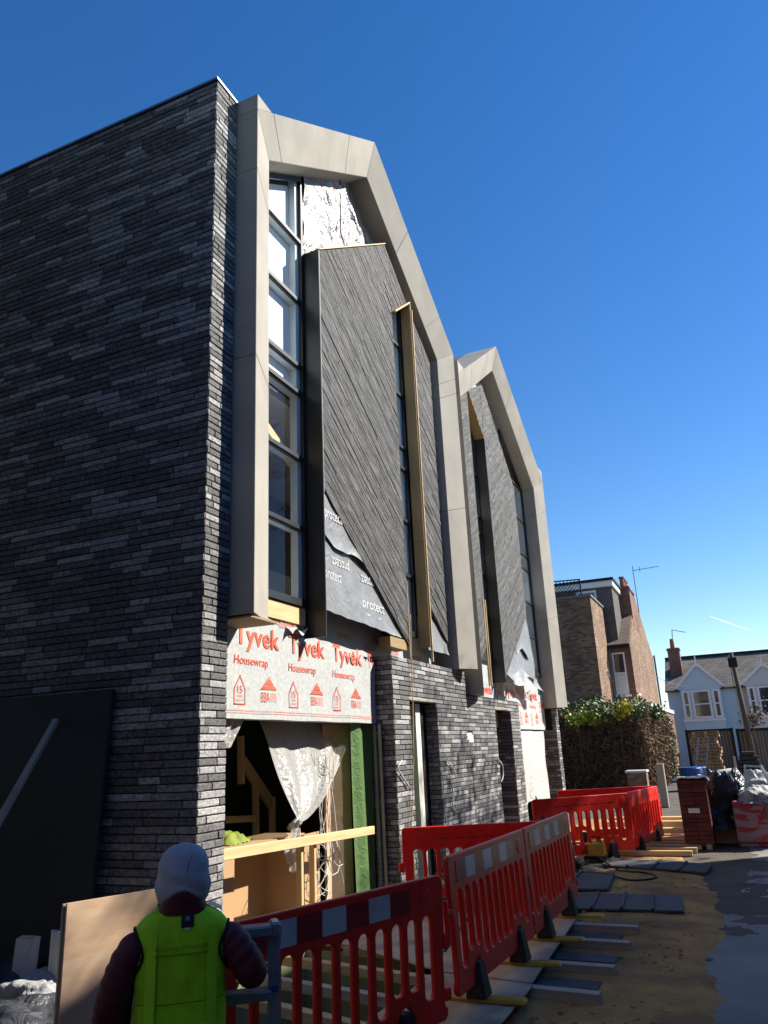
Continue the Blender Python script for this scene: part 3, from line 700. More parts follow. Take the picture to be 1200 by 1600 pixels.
for x in (15.55, 15.7): beam_obj('batten', (x, 4.5, 3.1), (x, 4.5, 4.9), .03, .035, m_pine, house2, up=(0, 1, 0))
beam_obj('batten', (16.95, 4.6, 2.95), (16.95, 4.6, 3.5), .08, .05, m_pineold, house2, up=(0, 1, 0))
cut2 = lambda x: 3.32+(x-16.825)*.667
mC = membrane(house2, 16.85, 19.9, lambda x: 3.42+.25*math.exp(-((x-18.3)/.5)**2), lambda x: max(min(cut2(x)-.02, 5.0-max(0, x-19.4)*2.2), 3.5), 4.53, 22)
membrane(house2, 18.1, 19.6, lambda x: 4.05-.1*math.sin(x*5), lambda x: max(min(cut2(x)-.015, 5.0-max(0, x-19.4)*2.2), 4.06), 4.51, 25)
def hang(u, v):
    x = 17.0+u*2.9
    return (x, 4.50-.14*v+.05*math.sin(u*19)*v, 3.44+.25*math.exp(-((x-18.3)/.5)**2)-.28*v*(.35+.65*abs(math.sin(u*4.2+.4))))
MB().grid(hang, 40, 8).build('membrane_hem', m_memb, house2, smooth=True)

# ================================================================== things in the ground-floor opening
def sheet_obj(name, fn, nu, nv, m, label, cat, smooth=True, **k):
    o = MB().grid(fn, nu, nv).build(name, m, smooth=smooth); return tag(rebase(o), label, cat)
# tied plastic curtain: fan of folds gathered into a knot
cur = thing('plastic_curtain', 'clear plastic sheet gathered and knotted in the open ground-floor bay', 'plastic sheet', (8.3, 4.83, 0))
KX, KZ = 8.20, 1.17
CU0, CU1 = PY(404, 1127, 5.2).x, PY(553, 1132, 5.2).x
def curtain(u, v):
    xt = CU0+u*(CU1-CU0); zt = 2.34
    k_ = min(1, max(0, (u-.15)/.6)); w_ = (1-v**3.2)*(1-k_)+((1-v)**.68)*k_
    x = KX+(xt-KX)*w_+.03*math.sin(u*40)*(1-v)*v
    z = zt+(KZ-zt)*v-.10*math.sin(math.pi*v)*(1-abs(2*u-1))
    fold = math.sin(u*26+1.5*math.sin(u*7))*(.006+.04*min(1, v*1.6))*(1 if v < .9 else .5)+.05*mnoise.noise(Vector((u*7, v*2, 2)))*(1-v)
    return (x, 5.2+fold*(1-.6*v)-.46*v, z)
MB().grid(curtain, 150, 40).build('sheet', m_plast, cur, smooth=True)
kn = MB()
for k in range(5):
    a_ = k*1.3; kn.tube([(KX-.07+.02*k, 4.80+.03*math.cos(a_), KZ-.03), (KX, 4.76+.03*math.sin(a_), KZ+.02+.02*math.cos(a_)), (KX+.08, 4.80, KZ-.01), (KX+.03, 4.87, KZ-.04), (KX-.05, 4.85, KZ-.05)], .028, 7)
kn.build('knot', m_plast2, cur, smooth=True)
MB().grid(lambda u, v: (KX-.03+(u-.5)*(.10+.22*math.sin(v*2.6))-.08*v, 4.77+.03*math.sin(u*13+v*3), KZ-.05-.46*v*(1-.25*abs(2*u-1))), 24, 16).build('tail', m_plast, cur, smooth=True)
sheet_obj('plastic_scrap', lambda u, v: (6.5+.74*u-.25*v*u, 4.86+.02*math.sin(u*25), 2.31-.30*v*(.9+.1*math.sin(u*9))), 40, 10, m_plast, 'short torn scrap of clear plastic under the housewrap beside the brick corner', 'plastic sheet')
# rail and posts
beam_obj('guard_rail', PY(346, 1336, 4.60), PY(583, 1297, 4.60), .045, .10, m_pine); o = bpy.context.scene.objects['guard_rail']
tag(o, 'pale pine guard rail nailed across the open ground-floor bay', 'timber rail')
for (pa, pb, y, lab) in (((488, 1308), (488, 1450), 4.66, 'slim pale pine post standing right of the plastic knot'), ((468, 1308), (469, 1450), 4.68, 'pine post standing under the plastic knot')):
    p0 = PY(*pa, y); tag(beam_obj('rail_post', (p0.x, y, .02), (p0.x, y, p0.z-.06), .05, .07, m_pine), lab, 'timber post', 'posts under the guard rail')
# cardboard boxes standing behind the rail
bx = thing('cardboard_box', 'large brown cardboard box behind the pine rail', 'box', (8.0, 5.3, .02))
MB().box(7.22, 8.62, 5.45, 5.47, .03, 1.0).box(7.20, 7.22, 4.95, 5.47, .022, 1.0).box(8.62, 8.64, 4.95, 5.47, .022, 1.0).box(7.2, 8.64, 4.93, 5.47, 1.0, 1.02).build('carton', m_card, bx)
MB().box(8.645, 9.02, 4.94, 4.955, .022, 1.0).build('side_flap', m_card, bx)
MB().box(6.90, 7.195, 4.94, 4.955, .022, 1.0).build('side_flap', m_card, bx)
MB().box(7.26, 7.38, 5.444, 5.449, .78, .95).build('paper_label', m_white, bx)
# hi-vis jacket thrown on the boxes
m_hv2 = mat('worn_hiviz', (.26, .32, .03), (.16, .20, .03), scale=9, rough=.7)
jk = MB().grid(lambda u, v: (7.35+.45*u, 5.1+.36*v, 1.03+.11*math.sin(math.pi*u)**.6*math.sin(math.pi*v)**.6+.05*mnoise.noise(Vector((u*6, v*6, 1)))), 24, 16).build('folded_vest', m_hv2, smooth=True)
tag(rebase(jk), 'crumpled yellow hi-vis vest lying on the cardboard box', 'vest')
# green sheet and tan board at the right of the opening
sheet_obj('green_sheet', lambda u, v: (9.86+.60*u-.10*v*(1-u)*0, 4.86+.025*math.sin(u*9+v*2), .05+2.25*v), 24, 30, m_green, 'translucent green membrane hanging at the right side of the open bay', 'membrane')
tag(rebase(MB().box(9.55, 10.3, 5.12, 5.16, .021, 2.3).build('plasterboard_sheet', m_ply, bevel=.004)), 'tan board standing behind the green membrane', 'board')
for x, y, m_ in ((10.46, 4.70, m_pineold), (10.42, 4.76, m_leadgrey)):
    tag(beam_obj('upright_stud', (x, y, .02), (x-.03, y, 2.28), .03, .045, m_), 'slim timber upright leaning at the porch corner' if m_ is m_pineold else 'slim grey metal upright at the porch corner', 'stud')
# stair of raw timber inside
st = thing('timber_stair', 'raw timber stair frame in the dark room behind the plastic', 'stair', (7.6, 6.6, .02))
def sb(a_, b_, w_=.09, y=6.6): beam_obj('stair_timber', PY(*a_, y), PY(*b_, y), .06, w_, m_pine, st)
sb((376, 1150), (377, 1225)); sb((378, 1188), (425, 1258), .16); sb((399, 1225), (400, 1292)); sb((352, 1281), (398, 1279)); sb((425, 1245), (426, 1330))
q = PY(400, 1292, 6.6); beam_obj('stair_post', (q.x, 6.6, .02), (q.x, 6.6, q.z), .06, .09, m_pine, st)
# loops of white cable
cb_ = MB(); rc = random.Random(5)
top = PY(524, 1200, 4.95)
for k in range(7):
    x0 = 9.05+rc.uniform(0, .35); pts = []
    ex = 8.72+rc.uniform(0, .75); ez = .25+rc.uniform(0, .35); sag = rc.uniform(.1, .5)
    for i in range(17):
        t = i/16; pts.append((x0+(ex-x0)*t+.10*math.sin(t*7+k)*t, 4.96-.12*t+.05*math.sin(t*5+k*2), 1.95+(ez-1.95)*t-sag*math.sin(math.pi*t)*t+.22*max(0, t-.75)))
    cb_.tube(pts, .0055, 5)
for k in range(7):
    c = Vector((9.05+rc.uniform(-.25, .25), 4.86, .62+rc.uniform(-.25, .2))); r_ = rc.uniform(.12, .3)
    cb_.tube([(c.x+r_*math.cos(a_*.42+k)*rc.uniform(.9, 1.1), c.y+.03*math.sin(a_), c.z+r_*.9*math.sin(a_*.42+k)) for a_ in range(14)], .0055, 5)
tag(rebase(cb_.build('cable_bundle', m_cable, smooth=True)), 'tangle of white electric cables hanging in the open bay', 'cables')
sheet_obj('milky_sheet', lambda u, v: (17.9+3.0*u-.25*v*math.sin(u*3)+.5*v*v*(1-u)*0, 4.74-.05*math.sin(u*14+v*3)-.03*math.sin(u*33+v*9)*v-.22*v*(1-v)*math.sin(math.pi*u)-.10*v*v, 2.24-1.75*v*(.93+.07*math.sin(u*8+1))+.06*math.sin(u*20+v*9)*v), 70, 40, m_plast2, 'white plastic sheet billowing over the far ground-floor opening', 'plastic sheet')
# cords on the porch wall
def cord(name, pts, r, m, label, y=None):
    P = [PY(p[0], p[1], y) if y else Vector(p) for p in pts]
    # smooth through points
    Q = []
    for i in range(len(P)-1):
        p0 = P[max(i-1, 0)]; p1 = P[i]; p2 = P[i+1]; p3 = P[min(i+2, len(P)-1)]
        for k in range(6):
            t = k/6; Q.append(.5*((2*p1)+(p2-p0)*t+(2*p0-5*p1+4*p2-p3)*t*t+(3*p1-p0-3*p2+p3)*t**3))
    Q.append(P[-1])
    return tag(rebase(MB().tube(Q, r, 6).build(name, m, smooth=True)), label, 'cable')
cord('hanging_cord', [(641, 960), (643, 1030), (645, 1100), (646, 1180), (645, 1250), (643, 1300), (650, 1380)], .007, m_pine, 'tan cord hanging from the slot window down the brick porch', 4.46)
cord('cable_tail', [(628, 1188), (622, 1200), (632, 1218), (640, 1230)], .010, m_cable, 'white cable tail poking from bricks left of the near door', 4.47)
cord('cable_tail', [(697, 1188), (705, 1196), (712, 1208)], .011, m_cable, 'short upper white cable tail right of the near door', 4.47)
cord('cable_tail', [(704, 1222), (708, 1240), (707, 1258), (714, 1270)], .011, m_cable, 'lower curled white cable tail right of the near door', 4.47)
cord('cable_tail', [(778, 1186), (785, 1196), (786, 1212), (783, 1222)], .013, m_cable, 'white cable tail at the far door edge', 4.47)

# ================================================================== barriers
def rrect(x0, z0, x1, z1, r, n=5):
    out = []
    for cx, cz, a0 in ((x1-r, z1-r, 0), (x0+r, z1-r, 90), (x0+r, z0+r, 180), (x1-r, z0+r, 270)):
        for k in range(n+1): a_ = math.radians(a0+90*k/n); out.append((cx+r*math.cos(a_), cz+r*math.sin(a_)))
    return out
def flat_solid(loops, half, bev):
    cu = bpy.data.curves.new('tmp', 'CURVE'); cu.dimensions = '2D'; cu.fill_mode = 'BOTH'; cu.extrude = half-bev; cu.bevel_depth = bev; cu.bevel_resolution = 1; cu.offset = -bev
    for lp in loops:
        sp = cu.splines.new('POLY'); sp.points.add(len(lp)-1); sp.use_cyclic_u = True
        for p, q in zip(sp.points, lp): p.co = (q[0], q[1], 0, 1)
    o = bpy.data.objects.new('tmp', cu); COL.objects.link(o); dg = bpy.context.evaluated_depsgraph_get()
    me = bpy.data.meshes.new_from_object(o.evaluated_get(dg)); bpy.data.objects.remove(o); bpy.data.curves.remove(cu)
    me.transform(Matrix.Rotation(math.pi/2, 4, 'X'))
    return me
BL = 1.94; FEET = (.44, 1.50)
def barrier_meshes():
    o = []
    for k in range(7): a_ = math.radians(90*k/6); o.append((BL-.05+.05*math.sin(a_), .99+.05*math.cos(a_)))
    o += [(BL, .66), (BL-.025, .62), (BL-.025, .22), (BL, .20), (BL, .16), (BL-.03, .13)]
    for fx in reversed(FEET):
        o += [(fx+.13, .13)]+[(fx+.10*math.cos(a_), .15+.15*math.sin(a_)) for a_ in [math.pi*k/8 for k in range(9)]]+[(fx-.13, .13)]
    o += [(.03, .13), (0, .16), (0, .20), (.025, .22), (.025, .62), (0, .66)]
    for k in range(7): a_ = math.radians(90*k/6); o.append((.05-.05*math.cos(a_), .99+.05*math.sin(a_)))
    loops = [o]; n = 11; x0 = .10; pw = (BL-.2)/n
    for k in range(n):
        zb = .285
        if any(abs(x0+pw*(k+.5)-fx) < .13 for fx in FEET): zb = .37
        loops.append(rrect(x0+pw*k+.024, zb, x0+pw*(k+1)-.024, .80, .045))
    return flat_solid(loops, .022, .008)
BME = barrier_meshes(); BME.materials.append(m_barr); BME.name = 'panel'
def make_barrier(front_strip=True):
    t = thing('safety_barrier', 'x', 'barrier', group='red plastic safety barriers')
    link(bpy.data.objects.new('panel', BME), t, Matrix.Identity(4))
    if front_strip:
        n = 7; wdt = 1.44/n
        for k in range(n): MB().box(.14+wdt*k, .14+wdt*(k+1)-.002, -.0265, -.0225, .85, .995).build('reflector', m_refl_w if k % 2 else m_refl_r, t)
        MB().add([(1.74+.065*math.cos(a_), -.0235, .922+.065*math.sin(a_)) for a_ in [2*math.pi*k/20 for k in range(20)]]+[(1.74+.05*math.cos(a_), -.0265, .922+.05*math.sin(a_)) for a_ in [2*math.pi*k/20 for k in range(20)]],
                 [(i, (i+1) % 20, (i+1) % 20+20, i+20) for i in range(20)]+[tuple(range(20, 40))]).build('round_boss', m_barr, t)
    else:
        d = MB()
        for k in range(7): d.box(.32+k*.18, .32+k*.18+.12, .0215, .0235, .90, .911)
        tag(d.build('slit', m_refl_r, t), kind='stuff')
        MB().add([(.13+.06*math.cos(a_), .0235, .925+.06*math.sin(a_)) for a_ in [2*math.pi*k/20 for k in range(20)]]+[(.13+.045*math.cos(a_), .028, .925+.045*math.sin(a_)) for a_ in [2*math.pi*k/20 for k in range(20)]],
                 [(i, (i+1) % 20, (i+1) % 20+20, i+20) for i in range(20)]+[tuple(range(39, 19, -1))]).build('round_boss', m_barr, t)
    # hook at one end, socket at the other
    MB().box(-.07, .02, -.018, .018, .66, .70).box(-.075, -.045, -.018, .018, .48, .76).build('hook', m_barr, t, bevel=.006)
    MB().box(BL-.02, BL+.05, -.03, .03, .56, .66).build('socket', m_barr, t, bevel=.008); MB().box(BL-.02, BL+.04, -.03, .03, .24, .32).build('socket', m_barr, t, bevel=.008)
    for fx in FEET:
        f_ = MB().loft([[(fx-.085, -.08, .028), (fx+.085, -.08, .028), (fx+.085, .08, .028), (fx-.085, .08, .028)], [(fx-.05, -.045, .27), (fx+.05, -.045, .27), (fx+.05, .045, .27), (fx-.05, .045, .27)]]).build('foot', m_rubber, t, bevel=.01)
        MB().add([(fx-.06, -.36, 0), (fx+.06, -.36, 0), (fx+.07, .36, 0), (fx-.07, .36, 0), (fx-.05, -.35, .028), (fx+.05, -.35, .028), (fx+.06, .35, .028), (fx-.06, .35, .028)],
                 [(0, 3, 2, 1), (4, 5, 6, 7), (0, 1, 5, 4), (1, 2, 6, 5), (2, 3, 7, 6), (3, 0, 4, 7)]).build('foot_plate', m_yel, f_, bevel=.006)
    return t
def put(t, p0, p1, label, tilt=0, z=0):
    d = Vector(p1)-Vector(p0)
    M = Matrix.Translation((p0[0], p0[1], z)) @ Matrix.Rotation(math.atan2(d.y, d.x), 4, 'Z') @ Matrix.Rotation(tilt, 4, 'X')
    t.matrix_world = M; WORLD[t.name] = M; t['label'] = label
    return t
bar = make_barrier(True); bar2 = make_barrier(False)
ZPLY = .095
put(bar, (3.86, 2.76), (5.74, 2.14), 'nearest red barrier with white reflective patches, behind the stepladder', .01)
B2 = copy_tree(bar, Matrix.Identity(4)); put(B2, (5.80, 2.10), (7.72, 2.02), 'red barrier second from the front, standing over the plywood edge', -.03, .101)
B3 = copy_tree(bar, Matrix.Identity(4)); put(B3, (7.76, 2.02), (9.68, 1.98), 'third red barrier with scuffed slats, its far end meeting the one across the porch', -.03, .101)
put(bar2, (9.80, 2.06), (9.0, 3.73), 'red barrier with plain top set across in front of the brick porch', 0, .0)
B5 = copy_tree(bar2, Matrix.Identity(4)); put(B5, (14.75, 1.95), (13.35, 3.33), 'sunlit red barrier facing the street, nearest of the far enclosure')
B6 = copy_tree(bar2, Matrix.Identity(4)); put(B6, (16.70, 1.64), (14.82, 1.97), 'sunlit red barrier running away along the street side of the far enclosure')
B7 = copy_tree(bar2, Matrix.Identity(4)); put(B7, (16.76, 1.70), (15.84, 3.40), 'red barrier at the back of the far enclosure, seen over the front one')

# ================================================================== boards, joists and panels on the ground
def slab_obj(name, poly, z0, z1, m, label, cat, group=None, bevel=.004):
    return tag(rebase(MB().slab(poly, z0, z1).build(name, m, bevel=bevel)), label, cat, group)
# joists sticking out beyond the plywood on the street side
for i, (x, y0, y1) in enumerate(((6.72, 1.28, 2.7), (7.5, 1.28, 3.9), (8.38, 1.26, 4.3), (9.06, 1.26, 4.3))):
    tag(beam_obj('floor_joist', (x, y0, .045), (x+.12, y1, .045), .10, .075, m_pineold), ('%s weathered joist end sticking out from under the plywood' % ('nearest', 'second', 'third', 'farthest')[i]), 'timber', 'joists under the plywood')
for i, (x, y0, y1) in enumerate(((7.1, 1.35, 3.0), (7.95, 1.33, 3.6), (8.75, 1.4, 3.6))):
    tag(beam_obj('dark_board', (x, y0, .018), (x+.1, y1, .018), .26, .022, m_mat), ('%s dark flat board lying between joist ends' % ('nearest', 'middle', 'farthest')[i]), 'board', 'boards between joists')
slab_obj('plywood_sheet', [(5.6, 1.80), (6.75, 1.80), (6.9, 2.68), (5.6, 2.72)], .084, .1, m_plyfloor, 'near plywood sheet under the second barrier', 'plywood', 'plywood walkway')
slab_obj('plywood_sheet', [(6.79, 1.82), (9.2, 1.92), (9.3, 3.1), (6.94, 2.72)], .085, .101, m_plyfloor, 'long plywood sheet under the third barrier', 'plywood', 'plywood walkway')
slab_obj('plywood_sheet', [(7.0, 2.76), (9.28, 3.14), (9.3, 4.42), (7.9, 4.42)], .084, .1, m_plyfloor, 'greyish plywood sheet between pit and brick porch', 'plywood', 'plywood walkway')
for i, (a_, b_) in enumerate((((5.55, 2.62), (6.1, 4.55)), ((6.72, 2.3), (7.18, 4.6)), ((7.62, 3.0), (7.95, 4.5)), ((6.2, 2.7), (6.55, 4.5)))):
    tag(beam_obj('pit_joist', (a_[0], a_[1], .05), (b_[0], b_[1], .05), .09, .075, m_pine if i < 3 else m_pineold), ('pale %s timber spanning the open pit' % ('near', 'middle', 'far', 'darker')[i]), 'timber', 'timbers across the pit')
for i, (z, x) in enumerate(((-.9, 5.9), (-.8, 6.5))):
    slab_obj('loose_board', [(x, 2.9), (x+.5, 2.85), (x+.6, 4.2), (x+.1, 4.25)], z, z+.02, m_plyfloor, '%s board lying in the bottom of the pit' % ('lower', 'upper')[i], 'board')
# ribbed grey panels
def ribbed(poly4, n, z, lab):
    A, B, Cc, D = [Vector(p) for p in poly4]       # A-B near edge, D-C far edge
    for k in range(n):
        t0, t1 = k/n+.004, (k+1)/n-.004
        q = [A.lerp(B, t0), A.lerp(B, t1), D.lerp(Cc, t1), D.lerp(Cc, t0)]
        dz = rng.uniform(0, .012)
        t = thing('track_panel', lab % ('first', 'second', 'third', 'fourth', 'fifth', 'sixth')[k], 'ground panel', (q[0].x, q[0].y, z), group='grey track panels')
        MB().slab([(p.x, p.y) for p in q], z+dz, z+dz+.03).build('plate', m_mat, t, bevel=.006)
        e = MB(); e.beam((q[1].x, q[1].y, z+dz+.04), (q[2].x, q[2].y, z+dz+.04), .035, .025); e.build('rib', m_mat, t, bevel=.005)
ribbed([(10.10, .88), (10.0, 2.6), (11.1, 2.65), (11.0, .98)], 5, .016, '%s grey ribbed panel from the road in the nearer row')
ribbed([(12.9, .75), (13.5, 2.3), (14.3, 2.25), (13.7, .68)], 4, .016, '%s grey ribbed panel from the road in the farther row')
ribbed([(11.35, 1.9), (11.3, 3.0), (12.6, 3.0), (12.7, 2.0)], 2, .014, '%s loose grey panel between the two rows')
cord('site_cable', [(12.9, 2.9, .03), (12.6, 2.2, .05), (12.2, 1.7, .03), (12.5, 1.4, .03), (12.9, 1.6, .03), (13.1, 2.0, .03), (13.9, 2.4, .1)], .014, m_cableb, 'black cable looping over the grey ground panels')
cord('site_cable', [(11.3, 3.2, .03), (12.0, 2.6, .05), (12.8, 2.5, .04), (13.6, 2.7, .04), (14.15, 2.45, .12)], .012, m_cableb, 'black cable running to the yellow transformer')
tf = thing('site_transformer', 'small yellow and black site transformer on the ground panels', 'transformer', (14.2, 2.5, .05))
MB().box(14.05, 14.4, 2.36, 2.66, .05, .30).build('case', m_yel, tf, bevel=.03, seg=2)
MB().box(14.02, 14.43, 2.33, 2.69, .05, .10).build('base', m_dark, tf, bevel=.01)
MB().tube([(14.1, 2.4, .30), (14.1, 2.4, .38), (14.35, 2.62, .38), (14.35, 2.62, .30)], .014, 6).build('handle', m_dark, tf)
tf2 = tag(rebase(MB().box(13.0, 13.35, 2.55, 2.8, .05, .16).build('junction_box', m_dark, bevel=.03)), 'low black junction box among cables near the transformer', 'box')
# timbers inside and behind the far enclosure
for i in range(7):
    y = 1.6+.0*i; x = 14.9+.42*i
    tag(beam_obj('loose_timber', (x, 1.0+U(-.1, .1), .05+.0), (x+U(-.1, .1), 3.8+U(-.3, .3), .05), .09, .08, m_pine), '%s pale timber on the ground under the far enclosure' % ('first', 'second', 'third', 'fourth', 'fifth', 'sixth', 'seventh')[i], 'timber', 'timbers under the far enclosure')
for i in range(5):
    x = 18.2+.5*i
    tag(beam_obj('long_timber', (x, .95, .07+.09*(i % 2)), (x, 3.1, .07+.09*(i % 2)), .20, .12, m_pine), '%s long pine timber stacked beyond the far barriers' % ('first', 'second', 'third', 'fourth', 'fifth')[i], 'timber', 'timbers beyond the barriers')

# ================================================================== brick pack, sheeting and sacks
pk = thing('brick_pack', 'tall pack of dark red bricks beside the black plastic heap', 'bricks', (16.0, .95, 0))
MB().box(15.72, 16.28, .72, 1.18, .10, 1.18).build('pack_core', m_mortar, pk)
for k in range(15):
    z = .10+k*.072
    for j in range(2):
        MB().box(15.69, 15.8, .70+j*.245, .70+j*.245+.237, z+.003, z+.068).build('brick', m_redbrick, pk)
    for j in range(5): MB().box(15.80+j*.1, 15.80+j*.1+.096, .695, .80, z+.003, z+.068).build('brick', m_redbrick, pk)
for y in (.75, 1.05): MB().box(15.7, 16.3, y, y+.09, .01, .10).build('bearer', m_pineold, pk)
MB().box(15.66, 15.688, .86, 1.05, .62, .70).build('paper_label', m_white, pk)
tag(rebase(MB().grid(lambda u, v: (15.6+.75*v, .62+.65*u, 1.21+.05*mnoise.noise(Vector((u*5, v*5, 3)))-.12*max(0, abs(u-.5)-.4)*4), 14, 10).build('pack_cover', m_bag, smooth=True)), 'crumpled white paper on top of the red brick pack', 'cover')
def heap(name, c, sx, sy, sz, m, label, cat, seed, fold=.35, nu=40, nv=22):
    def fn(u, v):
        th = 2*math.pi*u; ph = math.pi/2*v
        d = Vector((math.cos(th)*math.cos(ph), math.sin(th)*math.cos(ph), math.sin(ph)))
        k = 1+fold*mnoise.noise(d*1.7+Vector((seed, 0, 0)))+fold*.6*abs(mnoise.noise(d*4+Vector((0, seed, 0))))
        fl = 1.0 if v > .05 else 1.08
        return (c[0]+d.x*sx*k*fl, c[1]+d.y*sy*k*fl, c[2]+max(0, d.z)*sz*k)
    return tag(rebase(MB().grid(fn, nu, nv).build(name, m, smooth=True)), label, cat)
heap('plastic_heap', (16.95, .52, .30), .7, .52, .92, m_blackplast, 'heap of rubbish under crumpled black plastic sheeting', 'plastic heap', 2, .5, 60, 34)
tag(rebase(MB().box(16.45, 17.4, .12, .8, .02, .5).build('wooden_crate', m_plyfloor, bevel=.01)), 'low wooden crate under the black plastic heap', 'crate')
heap('plastic_heap', (18.6, .3, .2), .9, .5, .85, m_blackplast, 'smaller crumpled black plastic heap behind the first', 'plastic heap', 6, .5, 50, 28)
for i, (x, y, z, m_, lab) in enumerate(((16.3, .05, .0, m_packred, 'shrink-wrapped pack with red print at the foot of the heap'), (16.55, -.45, .0, m_bag, 'pale shrink-wrapped pack right of the red printed one'))):
    tag(rebase(MB().box(x-.28, x+.28, y-.27, y+.27, z+.08, z+.78).box(x-.25, x+.25, y-.25, y+.25, .0, .08).build('wrapped_pack', m_, bevel=.05, seg=2)), lab, 'pack')
for i, (x, y, z) in enumerate(((16.4, -.12, .78), (16.9, -.5, .84), (16.5, -.5, .76), (17.4, -.25, .85))):
    heap('plastic_sack', (x, y, z-.04), .36, .34, .26, m_bag, ('white plastic sack on the wrapped packs, %s of the four' % ('front middle', 'right', 'front left', 'rear right')[i]), 'sack', 20+i, .32, 40, 20)
fr_ = thing('trestle', 'pale metal trestle leaning on the black plastic heap', 'trestle', (17.2, -.2, .0))
MB().beam((17.0, .0, 1.35), (17.1, -.28, 1.32), .05, .04).build('rail', m_pale, fr_); MB().beam((17.1, -.28, 1.34), (16.9, -.55, .50), .05, .04).build('leg', m_pale, fr_); MB().beam((17.0, .0, 1.35), (16.9, .05, .6), .05, .04).build('leg', m_pale, fr_)
tag(rebase(MB().tube([(18.0, .85, 1.13), (18.0, .25, 1.20)], .08, 10).build('rolled_sheet', m_bag, smooth=True)), 'white roll lying across the top of the black heap', 'roll')

# ================================================================== left foreground
# plywood sheets on edge
sA, sB = Vector((3.695, 3.67)), Vector((4.215, 3.452)); sd_ = (sB-sA).normalized(); sn = Vector((sd_.y, -sd_.x))
for k, lab in enumerate(('front plywood sheet standing on edge behind the worker', 'rear plywood sheet standing behind the front one')):
    o_ = -sn*(.028*k); e = -sd_*.012*k
    tag(rebase(MB().slab([(sA+o_+e).to_tuple(), (sB+o_).to_tuple(), (sB+o_-sn*.018).to_tuple(), (sA+o_+e-sn*.018).to_tuple()], .0, 1.15-.005*k).build('plywood_sheet', m_ply if k == 0 else m_plyfloor)), lab, 'plywood', 'plywood sheets on edge')
# charcoal sheet with prop against the side wall
hd = thing('charcoal_sheet', 'large charcoal sheet leaning on the brick side wall', 'sheet', (5.85, 6.4, 0))
MB().add([(5.70, 5.44, 0), (5.70, 7.6, 0), (5.89, 7.6, 2.60), (5.89, 5.48, 2.60), (5.76, 5.44, 0), (5.76, 7.6, 0), (5.95, 7.6, 2.60), (5.95, 5.48, 2.60)], [(0, 1, 2, 3), (4, 7, 6, 5), (0, 3, 7, 4), (1, 5, 6, 2), (2, 6, 7, 3), (0, 4, 5, 1)]).build('sheet', m_hoard, hd, bevel=.01)
MB().box(5.70, 5.80, 5.44, 5.50, 0, .02).build('foot_strip', m_hoard, hd)
pt = PX(88, 1125, 5.85); pb = PX(0, 1280, 5.1)
dv = (pb-pt).normalized(); pe = pt+dv*((pt.z-.02)/-dv.z)
tag(beam_obj('timber_prop', pt, pe, .06, .045, m_pineold), 'grey timber prop leaning on the charcoal sheet', 'timber prop')
# rubble sacks
for i, (px, py, x, s_, lab) in enumerate(((40, 1545, 4.7, .42, 'large grey rubble sack at the lower left corner'), (90, 1560, 4.6, .30, 'small grey rubble sack against the plywood sheets'), (-10, 1490, 5.3, .40, 'pale rubble sack at the left picture edge'), (70, 1480, 5.25, .30, 'pale crumpled sack on the rubble pile under the charcoal sheet'))):
    p = PX(px, py, x); heap('rubble_sack', (p.x, p.y, max(0, p.z-.30)*.6), s_*1.2, s_*1.2, s_*.62, m_bagg if i < 3 else m_bag, lab, 'sack', 40+i, .34, 70, 36)
for i, (px, py) in enumerate(((38, 1472), (92, 1462))):
    p = PX(px, py, 5.3); tag(rebase(MB().add([(p.x+U(-.09, .09)*1.2, p.y+.09*sx_, z_+U(-.02, .02)) for z_ in (0, p.z+.03) for sx_ in (-1, 1, 1.1, -.9)], [(0, 1, 2, 3), (4, 5, 6, 7), (0, 1, 5, 4), (1, 2, 6, 5), (2, 3, 7, 6), (3, 0, 4, 7)]).build('broken_block', m_greyh, bevel=.02)), '%s pale broken block in the rubble by the charcoal sheet' % ('left', 'right')[i], 'block')

# ================================================================== worker and stepladder
PB = PD(283, 1500, 3.6); PM = Matrix.Translation((PB.x, PB.y, 0)) @ Matrix.Rotation(math.radians(-52), 4, 'Z')
per = thing('person', 'worker seen from behind in a lime hi-vis vest, maroon jacket and grey hood', 'person', M=PM)
def ring(cx, cy, cz, w_, d_, n=28, e=2.4, tilt=0):
    out = []
    for k in range(n):
        a_ = 2*math.pi*k/n; c, s_ = math.cos(a_), math.sin(a_)
        x = w_*math.copysign(abs(c)**(2/e), c); y = d_*math.copysign(abs(s_)**(2/e), s_)
        out.append((cx+x, cy+y, cz+tilt*y))
    return out
# body: one continuous skinned figure (legs, torso, arms, neck, head)
def skinned(name, nodes, edges, m, parent, sub=2):
    me = bpy.data.meshes.new(name); me.from_pydata([n_[0] for n_ in nodes], edges, []); o = bpy.data.objects.new('tmp', me); COL.objects.link(o)
    md = o.modifiers.new('s', 'SKIN'); 
    for v, n_ in zip(me.skin_vertices[0].data, nodes): v.radius = n_[1] if isinstance(n_[1], tuple) else (n_[1], n_[1])
    me.skin_vertices[0].data[0].use_root = True
    sb_ = o.modifiers.new('b', 'SUBSURF'); sb_.levels = sub; sb_.render_levels = sub
    dg = bpy.context.evaluated_depsgraph_get(); r = bpy.data.meshes.new_from_object(o.evaluated_get(dg)); bpy.data.objects.remove(o)
    r.name = name; r.materials.clear(); r.materials.append(m)
    for p in r.polygons: p.use_smooth = True
    return link(bpy.data.objects.new(name, r), parent, WORLD[parent.name])
